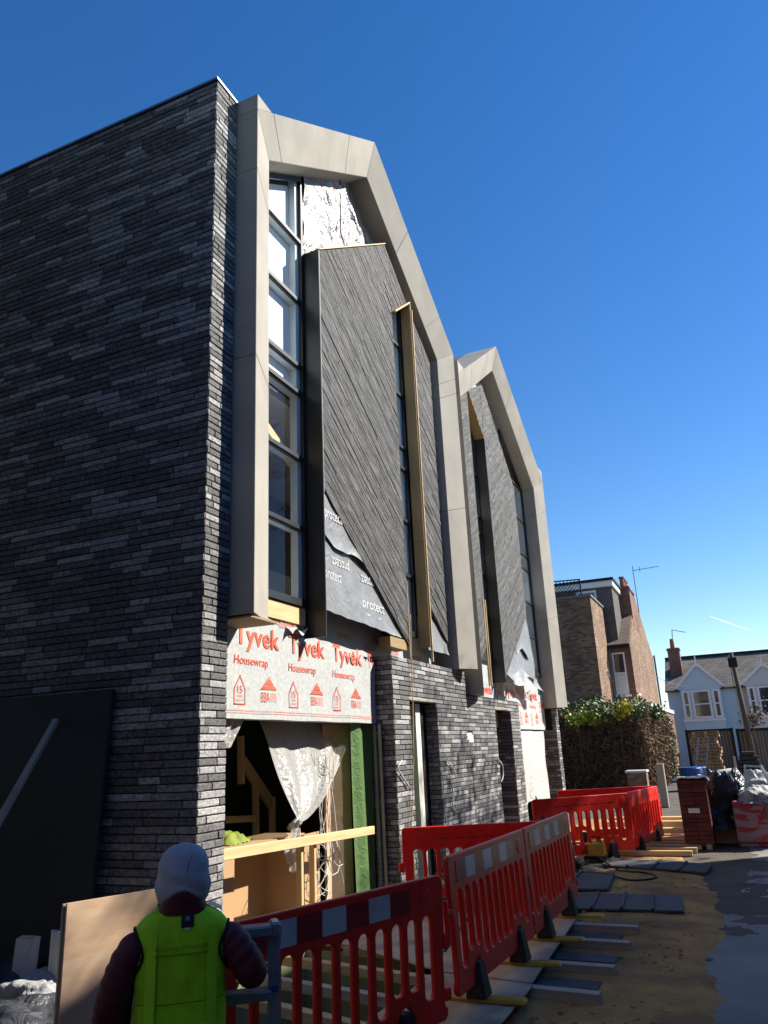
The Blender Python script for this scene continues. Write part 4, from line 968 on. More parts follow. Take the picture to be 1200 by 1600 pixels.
body = [((0, 0, .74), (.14, .10)), ((-.09, .0, .66), .085), ((-.10, .03, .40), .065), ((-.10, .0, .09), .045), ((-.10, .12, .05), .042),
        ((.09, .0, .66), .085), ((.10, .05, .40), .065), ((.10, .02, .09), .045), ((.10, .14, .05), .042),
        ((0, -.01, .95), (.13, .09)), ((0, 0, 1.15), (.15, .09)), ((-.17, 0, 1.16), .05), ((-.24, .0, .93), .04), ((-.25, .09, .72), .032),
        ((.17, 0, 1.16), .05), ((.27, -.01, .95), .04), ((.27, .19, 1.03), .032), ((0, .01, 1.26), .05), ((0, .03, 1.36), (.075, .09)), ((0, .03, 1.44), (.07, .085))]
skinned('body', body, [(0, 1), (1, 2), (2, 3), (3, 4), (0, 5), (5, 6), (6, 7), (7, 8), (0, 9), (9, 10), (10, 11), (11, 12), (12, 13), (10, 14), (14, 15), (15, 16), (10, 17), (17, 18), (18, 19)], m_trous, per)
for sx_, hand, pal in ((-1, Vector((-.25, .10, .69)), Vector((0, .25, -1)).normalized()), (1, Vector((.27, .22, 1.045)), Vector((0, 1, .35)).normalized())):
    nd = [(tuple(hand-pal*.03), .028), (tuple(hand+pal*.05), (.036, .018))]; ed = [(0, 1)]
    side = Vector((0, 1, 0)) if sx_ < 0 else Vector((1, 0, 0)); curl = (Vector((1, 0, 0)) if sx_ < 0 else Vector((0, 0, -1)))
    for k in range(4):
        base = hand+pal*.06+side*(.033-.022*k); L_ = (.034, .039, .036, .028)[k]; i0 = len(nd)
        nd += [(tuple(base), .009), (tuple(base+pal*L_+curl*.008), .008), (tuple(base+pal*L_*1.5+curl*.028), .0075), (tuple(base+pal*L_*1.6+curl*.05), .006)]
        ed += [(1, i0), (i0, i0+1), (i0+1, i0+2), (i0+2, i0+3)]
    i0 = len(nd); tb = hand+side*.032; nd += [(tuple(tb), .012), (tuple(tb+side*.025+pal*.035), .010), (tuple(tb+side*.025+pal*.06+curl*.015), .008)]; ed += [(0, i0), (i0, i0+1), (i0+1, i0+2)]
    skinned('hand', nd, ed, m_skin, per, 1)
# face inside the hood
hd_ = MB().loft([ring(0, .035+.01*math.sin(k*.5), 1.28+.022*k, .072*math.sin(math.pi*(k+1.2)/11)**.5, .088*math.sin(math.pi*(k+1.2)/11)**.5, 18, 2.2) for k in range(9)]).build('head', m_skin, per, local=True, smooth=True)
nz_ = MB().loft([ring(0, .125, 1.375, .008, .006, 8), ring(0, .137, 1.355, .013, .012, 8), ring(0, .13, 1.343, .014, .01, 8)]); nz_.build('nose', m_skin, hd_, local=True, smooth=True)
for sx_ in (-1, 1): MB().loft([ring(sx_*.03, .112, 1.378+z_, .012*r_, .006*r_, 8) for z_, r_ in ((-.007, .3), (-.003, 1), (.003, 1), (.007, .3))]).build('eye', m_white, hd_, local=True)
MB().loft([ring(0, .112, 1.318+z_, .022*r_, .008*r_, 8) for z_, r_ in ((-.006, .4), (0, 1), (.006, .4))]).build('mouth', m_terra, hd_, local=True)
# vest
def tw(z):
    t = [(.52, .222, .135), (.70, .212, .13), (.90, .205, .125), (1.05, .210, .128), (1.13, .216, .125), (1.172, .208, .115), (1.205, .172, .10), (1.235, .12, .08), (1.255, .085, .062)]
    for a_, b_ in zip(t, t[1:]):
        if z <= b_[0]: k = (z-a_[0])/(b_[0]-a_[0]); return a_[1]+(b_[1]-a_[1])*k, a_[2]+(b_[2]-a_[2])*k
    return t[-1][1:]
def backy(x, z, off=0):
    w_, d_ = tw(z); q = max(0, 1-abs(x/w_)**2.5); return -d_*q**(1/2.5)-.0-off
def vest_ring(z):
    w_, d_ = tw(z); pts = ring(0, 0, z, w_, d_, 48, 2.5)
    out = []
    for (x, y, zz) in pts:
        n_ = .006*mnoise.noise(Vector((x*9, z*7, 3 if y < 0 else 8)))+.007*mnoise.noise(Vector((x*16+z*11, z*14, 1)))+.004*math.sin(z*38+x*9+2*math.sin(x*13))*(1 if z < .95 else .3)
        out.append((x*(1+n_*2), y*(1+n_*4.5), zz))
    return out
zs = [.52+.0185*k for k in range(41)]
vest = MB().loft([vest_ring(min(z, 1.255)) for z in zs]).build('vest', m_hiviz, per, local=True, smooth=True)
tr = MB()
for sx_ in (-1, 1):
    loop = []
    for k in range(25):
        a_ = 2*math.pi*k/24; z = 1.065+.10*math.sin(a_); y = .088*math.cos(a_)-.005
        w_, d_ = tw(min(z, 1.25)); loop.append((sx_*(w_*(max(0, 1-abs(y/d_)**2.5))**(1/2.5)*1.0+.006), y, z))
    tr.tube(loop, .007, 6)
tr.tube([(x, backy(x, 1.245)-.004, 1.245+.012*(1-abs(x)/.1)) for x in [-.095+.19*k/10 for k in range(11)]], .006, 6)
tr.build('edge_binding', m_dark, vest, local=True, smooth=True)
def on_back(x0, x1, z0, z1, off, m, name, nx=8):
    return MB().grid(lambda u, v: (x0+(x1-x0)*u, backy(x0+(x1-x0)*u, z0+(z1-z0)*v, off), z0+(z1-z0)*v), nx, 4).build(name, m, vest, local=True, smooth=True)
on_back(-.005, .052, 1.168, 1.222, .013, m_dark, 'square_label'); on_back(.012, .034, 1.160, 1.1675, .013, m_white, 'label_stitch', 2)
on_back(.012, .033, 1.195, 1.213, .0145, m_leadgrey, 'label_emblem', 3)
m_hv3 = mat('hiviz_tape', (.42, .88, .03), (.36, .78, .03), scale=12, rough=.45)
for x in (-.155, .115): on_back(x, x+.045, .55, 1.17, .0125, m_hv3, 'vertical_tape', 3)
on_back(-.19, .19, .735, .785, .013, m_hv3, 'waist_tape', 16)
for z in (.70, .66, .865): on_back(-.19, .19, z, z+.003, .010, m_leaf, 'seam', 16)
def print_back(txt, x, z, wid, hgt, m):
    o = letters(txt, 0, 0, wid, hgt, 0, m, vest); me = o.data; me.transform(WORLD[vest.name])       # to flat coordinates again
    for v in me.vertices:
        lx = x+wid-v.co.x; lz = z+v.co.z; v.co = (lx, backy(lx, lz, .0135), lz)                      # mirrored: the vest is worn inside out
    o.matrix_local = Matrix.Identity(4)
m_faint = mat('faded_print', (.17, .42, .012), rough=.8)
print_back('Michael Nugent Ltd', -.115, 1.075, .235, .026, m_faint)
on_back(-.12, .12, 1.058, 1.064, .0125, m_faint, 'print_line', 16)
sh_ = MB().grid(lambda u, v: (.115+.07*u, backy(.115+.07*u, min(1.236-.03*u, 1.25), .012)+.05*v, 1.243-.035*u+.012*v), 6, 4).build('shoulder_tape', m_silver, vest, local=True)
# jacket sleeves with quilting, collar
def sleeve(pts, r0, r1):
    P = [Vector(p) for p in pts]; Q = []
    for i in range(len(P)-1):
        p0 = P[max(i-1, 0)]; p1 = P[i]; p2 = P[i+1]; p3 = P[min(i+2, len(P)-1)]
        for k in range(16):
            t = k/16; Q.append(.5*((2*p1)+(p2-p0)*t+(2*p0-5*p1+4*p2-p3)*t*t+(3*p1-p0-3*p2+p3)*t**3))
    Q.append(P[-1]); rs = []; s_ = 0
    for i, q_ in enumerate(Q):
        if i: s_ += (q_-Q[i-1]).length
        t = i/(len(Q)-1); rs.append((r0+(r1-r0)*t)*min(1, .55+t*2.2)*(.92+.10*abs(math.sin(s_*math.pi/.048))))
    return MB().tube(Q, rs, 18)
sleeve([(-.10, -.0, 1.07), (-.215, -.012, 1.07), (-.295, -.02, .90), (-.32, .03, .74), (-.31, .07, .66)], .082, .062).build('sleeve', m_jacket, per, local=True, smooth=True)
sleeve([(.10, -.0, 1.07), (.215, -.012, 1.08), (.30, -.045, .98), (.33, .0, .93), (.315, .09, .97), (.28, .17, 1.02)], .084, .064).build('sleeve', m_jacket, per, local=True, smooth=True)
MB().loft([ring(0, .0, 1.215, .125, .10), ring(0, .0, 1.25, .108, .108), ring(0, .0, 1.285, .098, .112), ring(0, .0, 1.325, .09, .105), ring(0, .005, 1.312, .07, .07), ring(0, .005, 1.24, .07, .06)], cap=False).build('collar', m_jacket, per, local=True, smooth=True)
# hood
hr = [(1.275, .108, .108, .0), (1.292, .122, .122, .0), (1.33, .128, .132, .010), (1.38, .125, .132, .02), (1.43, .117, .125, .024), (1.475, .098, .105, .024), (1.503, .066, .072, .022), (1.516, .025, .03, .02)]
def hoodring(z, w_, d_, cy):
    out = []
    for (x, y, zz) in ring(0, cy, z, w_, d_, 36, 2.15):
        n_ = 1+.10*mnoise.noise(Vector((x*8, y*8, z*7)))+.035*math.sin(z*60+x*25)*(1 if z < 1.40 else .2)-.05*math.exp(-((x-.02)/.012)**2)*(y < 0)*.5
        wl_ = min(1, max(0, (1.345-z)/.07)); droop = wl_*(.045*math.exp(-(x/.07)**2)*(1 if y < cy else 0)-.022*(1-math.exp(-(x/.07)**2)))
        out.append((x*n_, (y-cy)*n_+cy, zz+droop))
    return out
hl = []
for a_, b_ in zip(hr, hr[1:]):
    for k in range(4): hl.append(tuple(p+(q-p)*k/4 for p, q in zip(a_, b_)))
hl.append(hr[-1])
hood = MB().loft([hoodring(*h_) for h_ in hl]).build('hood', m_hood, per, local=True, smooth=True)
MB().tube([(.018+.01*math.sin(k), .02-(.135*math.cos((k/9-.35)*1.5)), 1.30+.022*k) for k in range(9)], .0035, 5).build('hood_seam', m_hood, hood, local=True)

# stepladder
LM = PM @ Matrix.Translation((.0, .20, 0))
lad = thing('stepladder', 'grey aluminium stepladder beside the worker', 'ladder', M=LM)
LX0, LX1, LT = .11, .455, 1.09
for x in (LX0, LX1):
    s_ = MB(); s_.beam((x, 0, LT), (x, -.16+.12, .02), .028, .06, up=(1, 0, 0)); s_.build('front_stile', m_alu, lad, local=True, bevel=.004)
    s_ = MB(); s_.beam((x+(.02 if x > .3 else -.02), .05, LT-.02), (x+(.02 if x > .3 else -.02), .60, .02), .024, .05, up=(1, 0, 0)); s_.build('rear_leg', m_alu, lad, local=True, bevel=.004)
    MB().box(x-.022, x+.032, -.045, .075, LT-.06, LT+.012).build('hinge_cap', m_alu, lad, local=True, bevel=.012)
    MB().box(x-.02, x+.02, -.085, -.005, 0, .03).build('rubber_foot', m_rubber, lad, local=True, bevel=.004)
    MB().box(x-.0165, x+.0165, -.035, .025, LT-.30, LT-.275).build('rivet_band', m_blue, lad, local=True)
for k in range(4):
    z = LT-.005-.285*k
    t_ = MB().box(LX0+.015, LX1-.015, -.05-.0*k, .05, z-.042, z).build('tread', m_alu, lad, local=True, bevel=.004)
    g_ = MB()
    for j in range(4): g_.box(LX0+.02, LX1-.02, -.043+.024*j, -.033+.024*j, z, z+.0035)
    g_.build('tread_rib', m_alu, t_, local=True)

# ================================================================== background
def bricktex(name, c1, c2, mort, bw=.225, bh=.075, rough=.9):
    m = bpy.data.materials.new(name); m.use_nodes = True; t = m.node_tree; L = t.links.new
    p = t.nodes['Principled BSDF']; p.inputs['Roughness'].default_value = rough
    g = N(t, 'ShaderNodeNewGeometry'); s_ = N(t, 'ShaderNodeSeparateXYZ'); L(g.outputs['Position'], s_.inputs[0])
    a_ = N(t, 'ShaderNodeMath', operation='ADD'); L(s_.outputs[0], a_.inputs[0]); L(s_.outputs[1], a_.inputs[1])
    c = N(t, 'ShaderNodeCombineXYZ'); L(a_.outputs[0], c.inputs[0]); L(s_.outputs[2], c.inputs[1])
    b = N(t, 'ShaderNodeTexBrick'); L(c.outputs[0], b.inputs['Vector']); b.inputs['Scale'].default_value = 1
    b.inputs['Brick Width'].default_value = bw; b.inputs['Row Height'].default_value = bh; b.inputs['Mortar Size'].default_value = .010; b.inputs['Bias'].default_value = -.1
    b.inputs['Color1'].default_value = (*c1, 1); b.inputs['Color2'].default_value = (*c2, 1); b.inputs['Mortar'].default_value = (*mort, 1)
    n_ = N(t, 'ShaderNodeTexNoise'); n_.inputs['Scale'].default_value = .9; n_.inputs['Detail'].default_value = 8; L(g.outputs['Position'], n_.inputs['Vector'])
    mr_ = N(t, 'ShaderNodeMapRange'); L(n_.outputs['Fac'], mr_.inputs[0]); mr_.inputs[1].default_value = .3; mr_.inputs[2].default_value = .7; mr_.inputs[3].default_value = .65; mr_.inputs[4].default_value = 1.3
    hs = N(t, 'ShaderNodeHueSaturation'); L(b.outputs['Color'], hs.inputs['Color']); L(mr_.outputs[0], hs.inputs['Value']); L(hs.outputs[0], p.inputs['Base Color'])
    bp_ = N(t, 'ShaderNodeBump'); bp_.inputs['Strength'].default_value = .4; bp_.inputs['Distance'].default_value = .01; L(b.outputs['Fac'], bp_.inputs['Height']); bp_.invert = True; L(bp_.outputs[0], p.inputs['Normal'])
    return m
m_stock = bricktex('stock_brick', (.12, .058, .034), (.36, .21, .115), (.22, .165, .115))
m_redstock = bricktex('red_stock_brick', (.16, .065, .042), (.24, .11, .065), (.17, .13, .10))
m_slatetex = bricktex('slate_courses', (.10, .088, .076), (.16, .142, .125), (.04, .036, .033), bw=.32, bh=.20)
m_browntex = bricktex('brown_tile_courses', (.15, .10, .075), (.20, .135, .10), (.06, .045, .035), bw=.25, bh=.16)

bh_ = thing('brick_house', 'brown stock brick house with dormer and tall chimney behind the ivy', 'house', (41, 7, 0))
XO, XM = 34.0, 37.6; yo = 5.0; yg = 3.985
MB().box(XO, XM, yo, 11, 0, 8.0).build('rear_wing', m_stock, bh_)
MB().box(XO-.06, XM+.3, yo-.06, 11, 8.0, 8.09).build('parapet_coping', m_leadgrey, bh_)
MB().prism([(XM, 0), (49, 0), (49, 6.6), (43.2, 9.25), (XM, 6.25)], yg, 10.8).build('main_wall', m_stock, bh_)
MB().prism([(XM-.01, 3.2), (XM+.3, 3.2), (XM+.3, 6.2), (XM-.01, 6.2)], yg+.002, yo+.1).build('window_bay', m_redstock, bh_)
rf_ = MB().prism([(XM-.25, 6.22), (43.2, 9.42), (49.2, 6.66), (49.2, 6.5), (43.2, 9.24), (XM-.25, 6.08)], yg+.04, 10.9).build('roof', m_browntex, bh_)
MB().box(XM-.28, XM-.12, yg+.0, yo-.02, 6.06, 6.20).build('gutter', m_dark, bh_)
dm = MB().box(37.85, 42.0, 4.50, 9.5, 6.5, 9.05).build('dormer', m_tile, bh_)
MB().box(37.6, 42.2, 4.40, 9.6, 9.05, 9.32).build('dormer_fascia', m_wpaint, dm); MB().box(37.5, 42.3, 4.34, 9.7, 9.32, 9.44).build('dormer_roof', m_dark, dm)
MB().box(37.80, 37.86, 5.25, 6.2, 7.8, 8.95).build('dormer_window', m_wpaint, dm); MB().box(37.78, 37.80, 5.33, 6.1, 7.9, 8.85).build('dormer_pane', m_dkglass, dm)
ch = MB().box(40.6, 42.6, yg-.01, 4.62, 7.4, 9.5).box(40.55, 42.65, yg-.06, 4.68, 9.3, 9.42).build('chimney', m_redstock, bh_)
for x in (40.9, 41.6, 42.3): MB().tube([(x, 4.3, 9.5), (x, 4.3, 9.95), (x, 4.3, 9.96), (x, 4.3, 10.05)], [.13, .11, .15, .15], 10).build('chimney_pot', m_terra, ch)
w1 = MB().box(XM-.05, XM+.05, 4.29, 4.86, 3.93, 5.86).build('sash_window', m_wpaint, bh_)
MB().box(XM-.065, XM-.051, 4.36, 4.79, 4.95, 5.78).build('pane', m_dkglass, w1); MB().box(XM-.060, XM-.051, 4.36, 4.79, 4.02, 4.88).build('louvre_pane', m_greyh, w1)
lv = MB()
for k in range(10): lv.box(XM-.075, XM-.061, 4.38, 4.77, 4.05+.082*k, 4.05+.082*k+.045)
lv.build('louvre', m_wpaint, w1); MB().box(XM-.12, XM+.02, 4.2, 4.95, 3.84, 3.93).build('sill', m_wpaint, w1)
MB().tube([(XM-.12, 4.94, 6.0), (XM-.12, 4.94, 3.9), (XM-.12, 4.75, 3.7), (XM-.12, 4.75, 3.2)], .05, 6).tube([(36.2, 4.95, 4.9), (37.4, 4.95, 4.5)], .03, 6).build('drainpipe', m_leadgrey, bh_)
MB().tube([(48.9, 3.9, 6.7), (48.9, 3.9, 3.4)], .06, 6).build('drainpipe', m_leadgrey, bh_)
tl_ = MB()
for k in range(16):
    y_ = 5.4+.16*k; tl_.beam((34.3, y_, 8.1), (34.3, min(y_+.75, 7.9), 8.1+min(.75, 7.9-y_)), .03, .02); tl_.beam((34.32, y_, 8.1), (34.32, max(y_-.75, 5.4), 8.1+min(.75, y_-5.4)), .03, .02)
tl_.beam((34.3, 5.4, 8.1), (34.3, 5.4, 8.86), .06, .06); tl_.beam((34.3, 5.4, 8.86), (34.3, 7.9, 8.95), .05, .05)
tl_.build('roof_trellis', m_dark, bh_)
MB().tube([(44, 3.95, 8.6), (44, 3.95, 11.2)], .025, 5).tube([(44, 3.95, 10.95), (44.2, 2.6, 11.05)], .02, 5).tube([(44.05, 3.6, 10.8), (44.05, 3.6, 11.15)], .015, 4).build('aerial', m_leadgrey, bh_)
YE = PX(1015, 1098, 36.5).y
ex = MB().box(36.5, 50.0, YE, 5.0, 0, 3.30).build('extension', m_redstock, bh_)
MB().box(36.44, 50.05, YE-.06, 4.99, 3.30, 3.5).build('extension_coping', m_greyh, ex)

# pale blue and grey terrace across the end of the lane
XB = 54.0
def terrace(px0, px1, m_wall, name, label, gx, gap, bay, win, ridge0, ridge1, ch=None):
    yl = PX(px0, 1100, XB).y; yr = PX(px1, 1100, XB).y; ze = 4.95
    h = thing(name, label, 'house', (XB+3, (yl+yr)/2, 0), group='terrace across the lane end')
    MB().box(XB, XB+8, yr, yl, 0, ze).build('wall', m_wall, h)
    zr = 7.25
    MB().add([(XB-.25, yl+.1, ze-.08), (XB-.25, yr, ze-.08), (XB+4, yr, zr), (XB+4, yl+.1, zr), (XB+8.2, yl+.1, ze), (XB+8.2, yr, ze), (XB-.25, yl+.1, ze-.2), (XB-.25, yr, ze-.2)], [(0, 1, 2, 3), (3, 2, 5, 4), (0, 3, 4), (1, 5, 2), (0, 6, 7, 1)]).build('roof', m_slatetex, h)
    MB().beam((XB+4, yl+.1, zr+.03), (XB+4, yr, zr+.03), .25, .16).build('ridge_tiles', m_dark, h)
    b0 = PX(bay[0], 1100, XB-.6).y; b1 = PX(bay[1], 1100, XB-.6).y; zb = 3.05
    by = MB().box(XB-.6, XB, b1, b0, 0, ze+.0).build('bay', m_wall, h)
    ap = PX(gap, 1040, XB-.6)
    gz = ap.z
    MB().add([(XB-.62, b0+.12, ze), (XB-.62, b1-.12, ze), (XB-.62, (b0+b1)/2, gz), (XB-.62, b0+.12, ze-.12), (XB-.62, b1-.12, ze-.12)], [(0, 1, 2), (0, 3, 4, 1)]).build('gable', m_wall, by)
    MB().add([(XB-.7, b0+.25, ze-.03), (XB-.7, (b0+b1)/2, gz+.1), (XB+2.2, (b0+b1)/2, gz+.1), (XB+.1, b0+.25, ze-.03)], [(0, 1, 2, 3)]).add([(XB-.7, b1-.25, ze-.03), (XB-.7, (b0+b1)/2, gz+.1), (XB+2.2, (b0+b1)/2, gz+.1), (XB+.1, b1-.25, ze-.03)], [(0, 1, 2, 3)]).build('gable_roof', m_tile, by)
    for yy in (b0+.25, b1-.25): MB().beam((XB-.72, yy, ze-.02), (XB-.72, (b0+b1)/2, gz+.12), .06, .16).build('bargeboard', m_wpaint, by)
    MB().beam((XB-.72, (b0+b1)/2, gz-.1), (XB-.72, (b0+b1)/2, gz+.6), .07, .07).build('finial', m_wpaint, by)
    MB().box(XB-.66, XB-.6, b1-.06, b0+.06, zb-.18, zb-.02).build('sill', m_wpaint, by)
    n_ = 3; wb = (b0-b1)
    cuts = [0, .24, .76, 1.0]
    for k in range(3):
        y0_ = b0-wb*cuts[k]-.05; y1_ = b0-wb*cuts[k+1]+.05
        wf = MB().box(XB-.66, XB-.598, y1_, y0_, zb, ze-.2).build('window', m_wpaint, by)
        for (za, zc) in ((zb+.12, zb+.82), (zb+.9, ze-.3)): MB().box(XB-.672, XB-.661, y1_+.13, y0_-.13, za, zc).build('pane', m_dkglass, wf)
    if ch:
        c_ = PX(ch[0], 1010, XB+2); 
        c2_ = MB().box(XB+1.6, XB+2.6, c_.y-.75, c_.y, 5.4, 7.75).box(XB+1.55, XB+2.65, c_.y-.8, c_.y+.05, 7.6, 7.7).build('chimney', m_redstock, h)
        MB().tube([(XB+2.1, c_.y-.35, 7.75), (XB+2.1, c_.y-.35, 8.4)], [.16, .13], 8).build('chimney_pot', m_terra, c2_)
    return h
terrace(1045, 1153, m_blueh, 'terraced_house', 'pale blue terraced house with white gabled bay window', 0, 1090, (1066, 1129), None, 0, 0, ch=(1042,))
terrace(1153.4, 1290, m_greyh, 'terraced_house', 'pale grey terraced house at the right picture edge', 0, 1200, (1170, 1234), None, 0, 0)
tag(rebase(MB().tube([PX(1052, 1040, 56), PX(1050, 985, 56)], .03, 5).tube([PX(1049, 984, 56), PX(1071, 988, 56)], .025, 5).build('roof_aerial', m_leadgrey)), 'thin television aerial over the pale blue house', 'aerial')
for (pxs, lab, cat_) in (((1300, 1420, m_oldbrick_lit), 'brick house beyond the right picture edge', 'house'),):
    yl = PX(pxs[0], 1100, 52).y; yr = PX(pxs[1], 1100, 52).y
# fence
XF = 46.0
def fence(px0, px1, top, label):
    a_ = PX(px0, top, XF); b_ = PX(px1, top-3, XF); f_ = thing('wooden_fence', label, 'fence', (XF, a_.y, 0), group='board fences')
    n_ = int((a_.y-b_.y)/.15)
    for k in range(n_): MB().box(XF+.01*(k % 2), XF+.03+.01*(k % 2), a_.y-.15*(k+1)+.008, a_.y-.15*k, .05, a_.z-U(0, .02)).build('board', m_fence, f_)
    MB().box(XF-.05, XF, b_.y, a_.y, a_.z-.10, a_.z+.03).build('rail', m_dark, f_)
    for y_ in (a_.y, b_.y): MB().box(XF-.08, XF+.05, y_-.06, y_+.06, 0, a_.z+.05).build('post', m_dark, f_)
fence(1072, 1143, 1142, 'brown board fence left of the pole, behind the pallets')
fence(1151, 1230, 1140, 'darker brown board fence right of the pole')
# telegraph pole
pt_, pb_ = PX(1142, 1020, 45.0), PX(1168, 1140, 45.0); dv = (pb_-pt_).normalized(); pg = pt_+dv*(pt_.z/-dv.z)
pole = thing('telegraph_pole', 'dark leaning telegraph pole before the terrace', 'pole', (pg.x, pg.y, 0))
MB().tube([pt_, pg], [.10, .15], 8).build('shaft', m_bark, pole, smooth=True)
MB().box(pt_.x-.16, pt_.x+.16, pt_.y-.22, pt_.y+.22, pt_.z-.75, pt_.z-.25).build('junction_box', m_dark, pole, bevel=.02)
for q_ in (PX(1040, 1060, 52), PX(1000, 1040, 46)):
    MB().tube([pt_.lerp(q_, t/10)+Vector((0, 0, -1.4*math.sin(math.pi*t/10))) for t in range(11)], .016, 4).build('wire', m_cable, pole)
# pallets
m_pallet = mat('pallet_wood', (.42, .27, .13), (.30, .19, .09), scale=4, rough=.85, rand=.25)
def pallet(x, y, z, rz, label):
    p = thing('pallet', label, 'pallet', (x, y, z), rz, 'stacked pallets')
    for k in range(5): MB().box(-.6, .6, -.5+.22*k, -.5+.22*k+.12, .118, .14).build('deck_board', m_pallet, p, local=True)
    for k in range(3): MB().box(-.6+.55*k, -.6+.55*k+.1, -.5, .5, .022, .118).build('bearer', m_pallet, p, local=True)
    for k in range(3): MB().box(-.6, .6, -.5+.44*k, -.5+.44*k+.1, 0, .022).build('base_board', m_pallet, p, local=True)
    return p
pl0 = None; pp = PX(1113, 1190, 41.0)
for k in range(15):
    M_ = Matrix.Translation((41+U(-.04, .04), pp.y+U(-.08, .08)+.15, .146*k)) @ Matrix.Rotation(U(-.06, .06)+math.pi/2, 4, 'Z')
    lab = 'pallet %s in the tall stack by the fence' % ('at the bottom', 'second from bottom', 'third from bottom', 'fourth from bottom', 'fifth from bottom', 'sixth from bottom', 'seventh from bottom', 'in the middle', 'seventh from top', 'sixth from top', 'fifth from top', 'fourth from top', 'third from top', 'second from top', 'on top')[k]
    if pl0 is None: pl0 = pallet(0, 0, 0, 0, lab); pl0.matrix_world = M_; WORLD[pl0.name] = M_
    else: copy_tree(pl0, M_, lab)
# leaning metal ladder between ivy and pallets
la = thing('metal_ladder', 'grey metal ladder leaning between the ivy and the pallets', 'ladder', (38, 2.1, 0))
A0, A1 = PX(1083, 1212, 38), PX(1091, 1152, 38); A0.z = max(A0.z, 0)
for dy in (0, -.42): MB().beam((A0.x, A0.y+dy, 0), (A1.x, A1.y+dy, A1.z), .05, .06).build('stile', m_alu, la)
for k in range(8):
    q_ = A0.lerp(A1, (k+.6)/8.5); MB().beam((q_.x, q_.y, q_.z), (q_.x, q_.y-.42, q_.z), .03, .03).build('rung', m_alu, la)
# blue drums
for i, (px, x, lab) in enumerate(((1081, 33.0, 'larger blue plastic drum at the foot of the ivy'), (1093, 33.6, 'second blue plastic drum partly behind the larger one'))):
    c = PX(px, 1215, x); dr = thing('blue_drum', lab, 'drum', (c.x, c.y, 0), group='blue drums')
    R_ = .42 if i == 0 else .3; H_ = .82
    MB().tube([(c.x, c.y, z_) for z_ in (0, .02, .26, .28, .30, .54, .56, .58, H_-.02, H_)], [R_*k_ for k_ in (.95, 1, 1, 1.04, 1, 1, 1.04, 1, 1, .96)], 20).build('body', m_blue, dr, smooth=False)
    MB().tube([(c.x, c.y, H_), (c.x, c.y, H_+.02)], R_*.9, 20).build('lid', m_blue, dr)
# posts and pier
c = PZ(1040, 1262, 0); tag(rebase(MB().box(c.x-.12, c.x+.12, c.y-.11, c.y+.11, 0, 1.22).build('concrete_post', m_conc, bevel=.02)), 'pale concrete post by the far barrier corner', 'post')
pr_ = thing('brick_pier', 'low brick pier with rubble cap in front of the ivy', 'pier', (29.5, 3.6, 0))
ya, yb_ = PX(980, 1220, 29.5).y, PX(1011, 1220, 29.5).y
MB().box(29.5, 30.1, yb_, ya, 0, .82).build('shaft', m_stock, pr_); MB().box(29.45, 30.15, yb_-.04, ya+.04, .82, .9).build('cap', m_greyh, pr_, bevel=.02)
# arched stack of black crates
bs = thing('black_stack', 'arched stack of black crates by the right fence', 'crates', (32.5, 0, 0))
yl_, yr_ = PX(1156, 1220, 32.5).y, PX(1195, 1220, 32.5).y; yc = (yl_+yr_)/2; hw_ = (yl_-yr_)/2
zt_ = PX(1172, 1174, 32.5).z
for k in range(9):
    z0_ = zt_*k/9; t_ = (k+.5)/9; w_ = hw_*(1 if t_ < .6 else math.sqrt(max(.05, 1-((t_-.6)/.42)**2)))
    MB().box(32.5+U(-.03, .03), 33.3, yc-w_+U(-.04, .04), yc+w_+U(-.04, .04), z0_+.008, z0_+zt_/9-.008).build('crate', m_rubber, bs, bevel=.02)
tag(rebase(MB().box(31.0, 31.08, PX(1152, 1200, 31).y, PX(1148, 1200, 31).y, 0, PX(1152, 1182, 31).z).build('timber_post', m_pineold)), 'short timber post left of the black crates', 'post')
heap('plastic_sack', (27, -.35, 0), .5, .5, .8, m_bag, 'white sack heap at the right edge before the black crates', 'sack', 61, .5)

# ivy over a wall
iv = thing('ivy_wall', 'thick ivy with brown stems covering a garden wall', 'ivy', (32.5, 6, 0))
cx_ = PX(1009, 1180, 31.7); IY = cx_.y
MB().box(31.95, 36.3, IY+.2, 9.5, 0, 2.5).box(36.3, 44.5, IY+.12, IY+.2, 0, 2.5).build('wall', m_stock, iv)
print('IY', IY, YE)
ri = random.Random(77); lf = MB(); tw_ = MB(); tg = MB()
def leaf(mb, c, s_, n):
    n = n.normalized(); t = n.orthogonal().normalized(); t.rotate(Matrix.Rotation(ri.uniform(0, 6.3), 3, n)); b = n.cross(t)
    mb.add([c-t*s_*.5, c+b*s_*.45, c+t*s_*.6, c-b*s_*.45], [(0, 1, 2, 3)])
def surf():
    r = ri.random()
    if r < .45: return Vector((31.75, IY+ri.uniform(0, 4.8), ri.uniform(0, 3.0))), Vector((-1, 0, .3)), 0
    if r < .85: return Vector((31.75+ri.random()*12.8, IY, ri.uniform(0, 3.0))), Vector((0, -1, .3)), 1
    return Vector((31.75+ri.random()*2.0, IY+ri.uniform(-.1, 4.8), 3.0)) if ri.random() < .6 else Vector((31.75+ri.random()*12, IY+ri.uniform(-.1, 1.2), 3.0)), Vector((-.2, -.2, 1)), 2
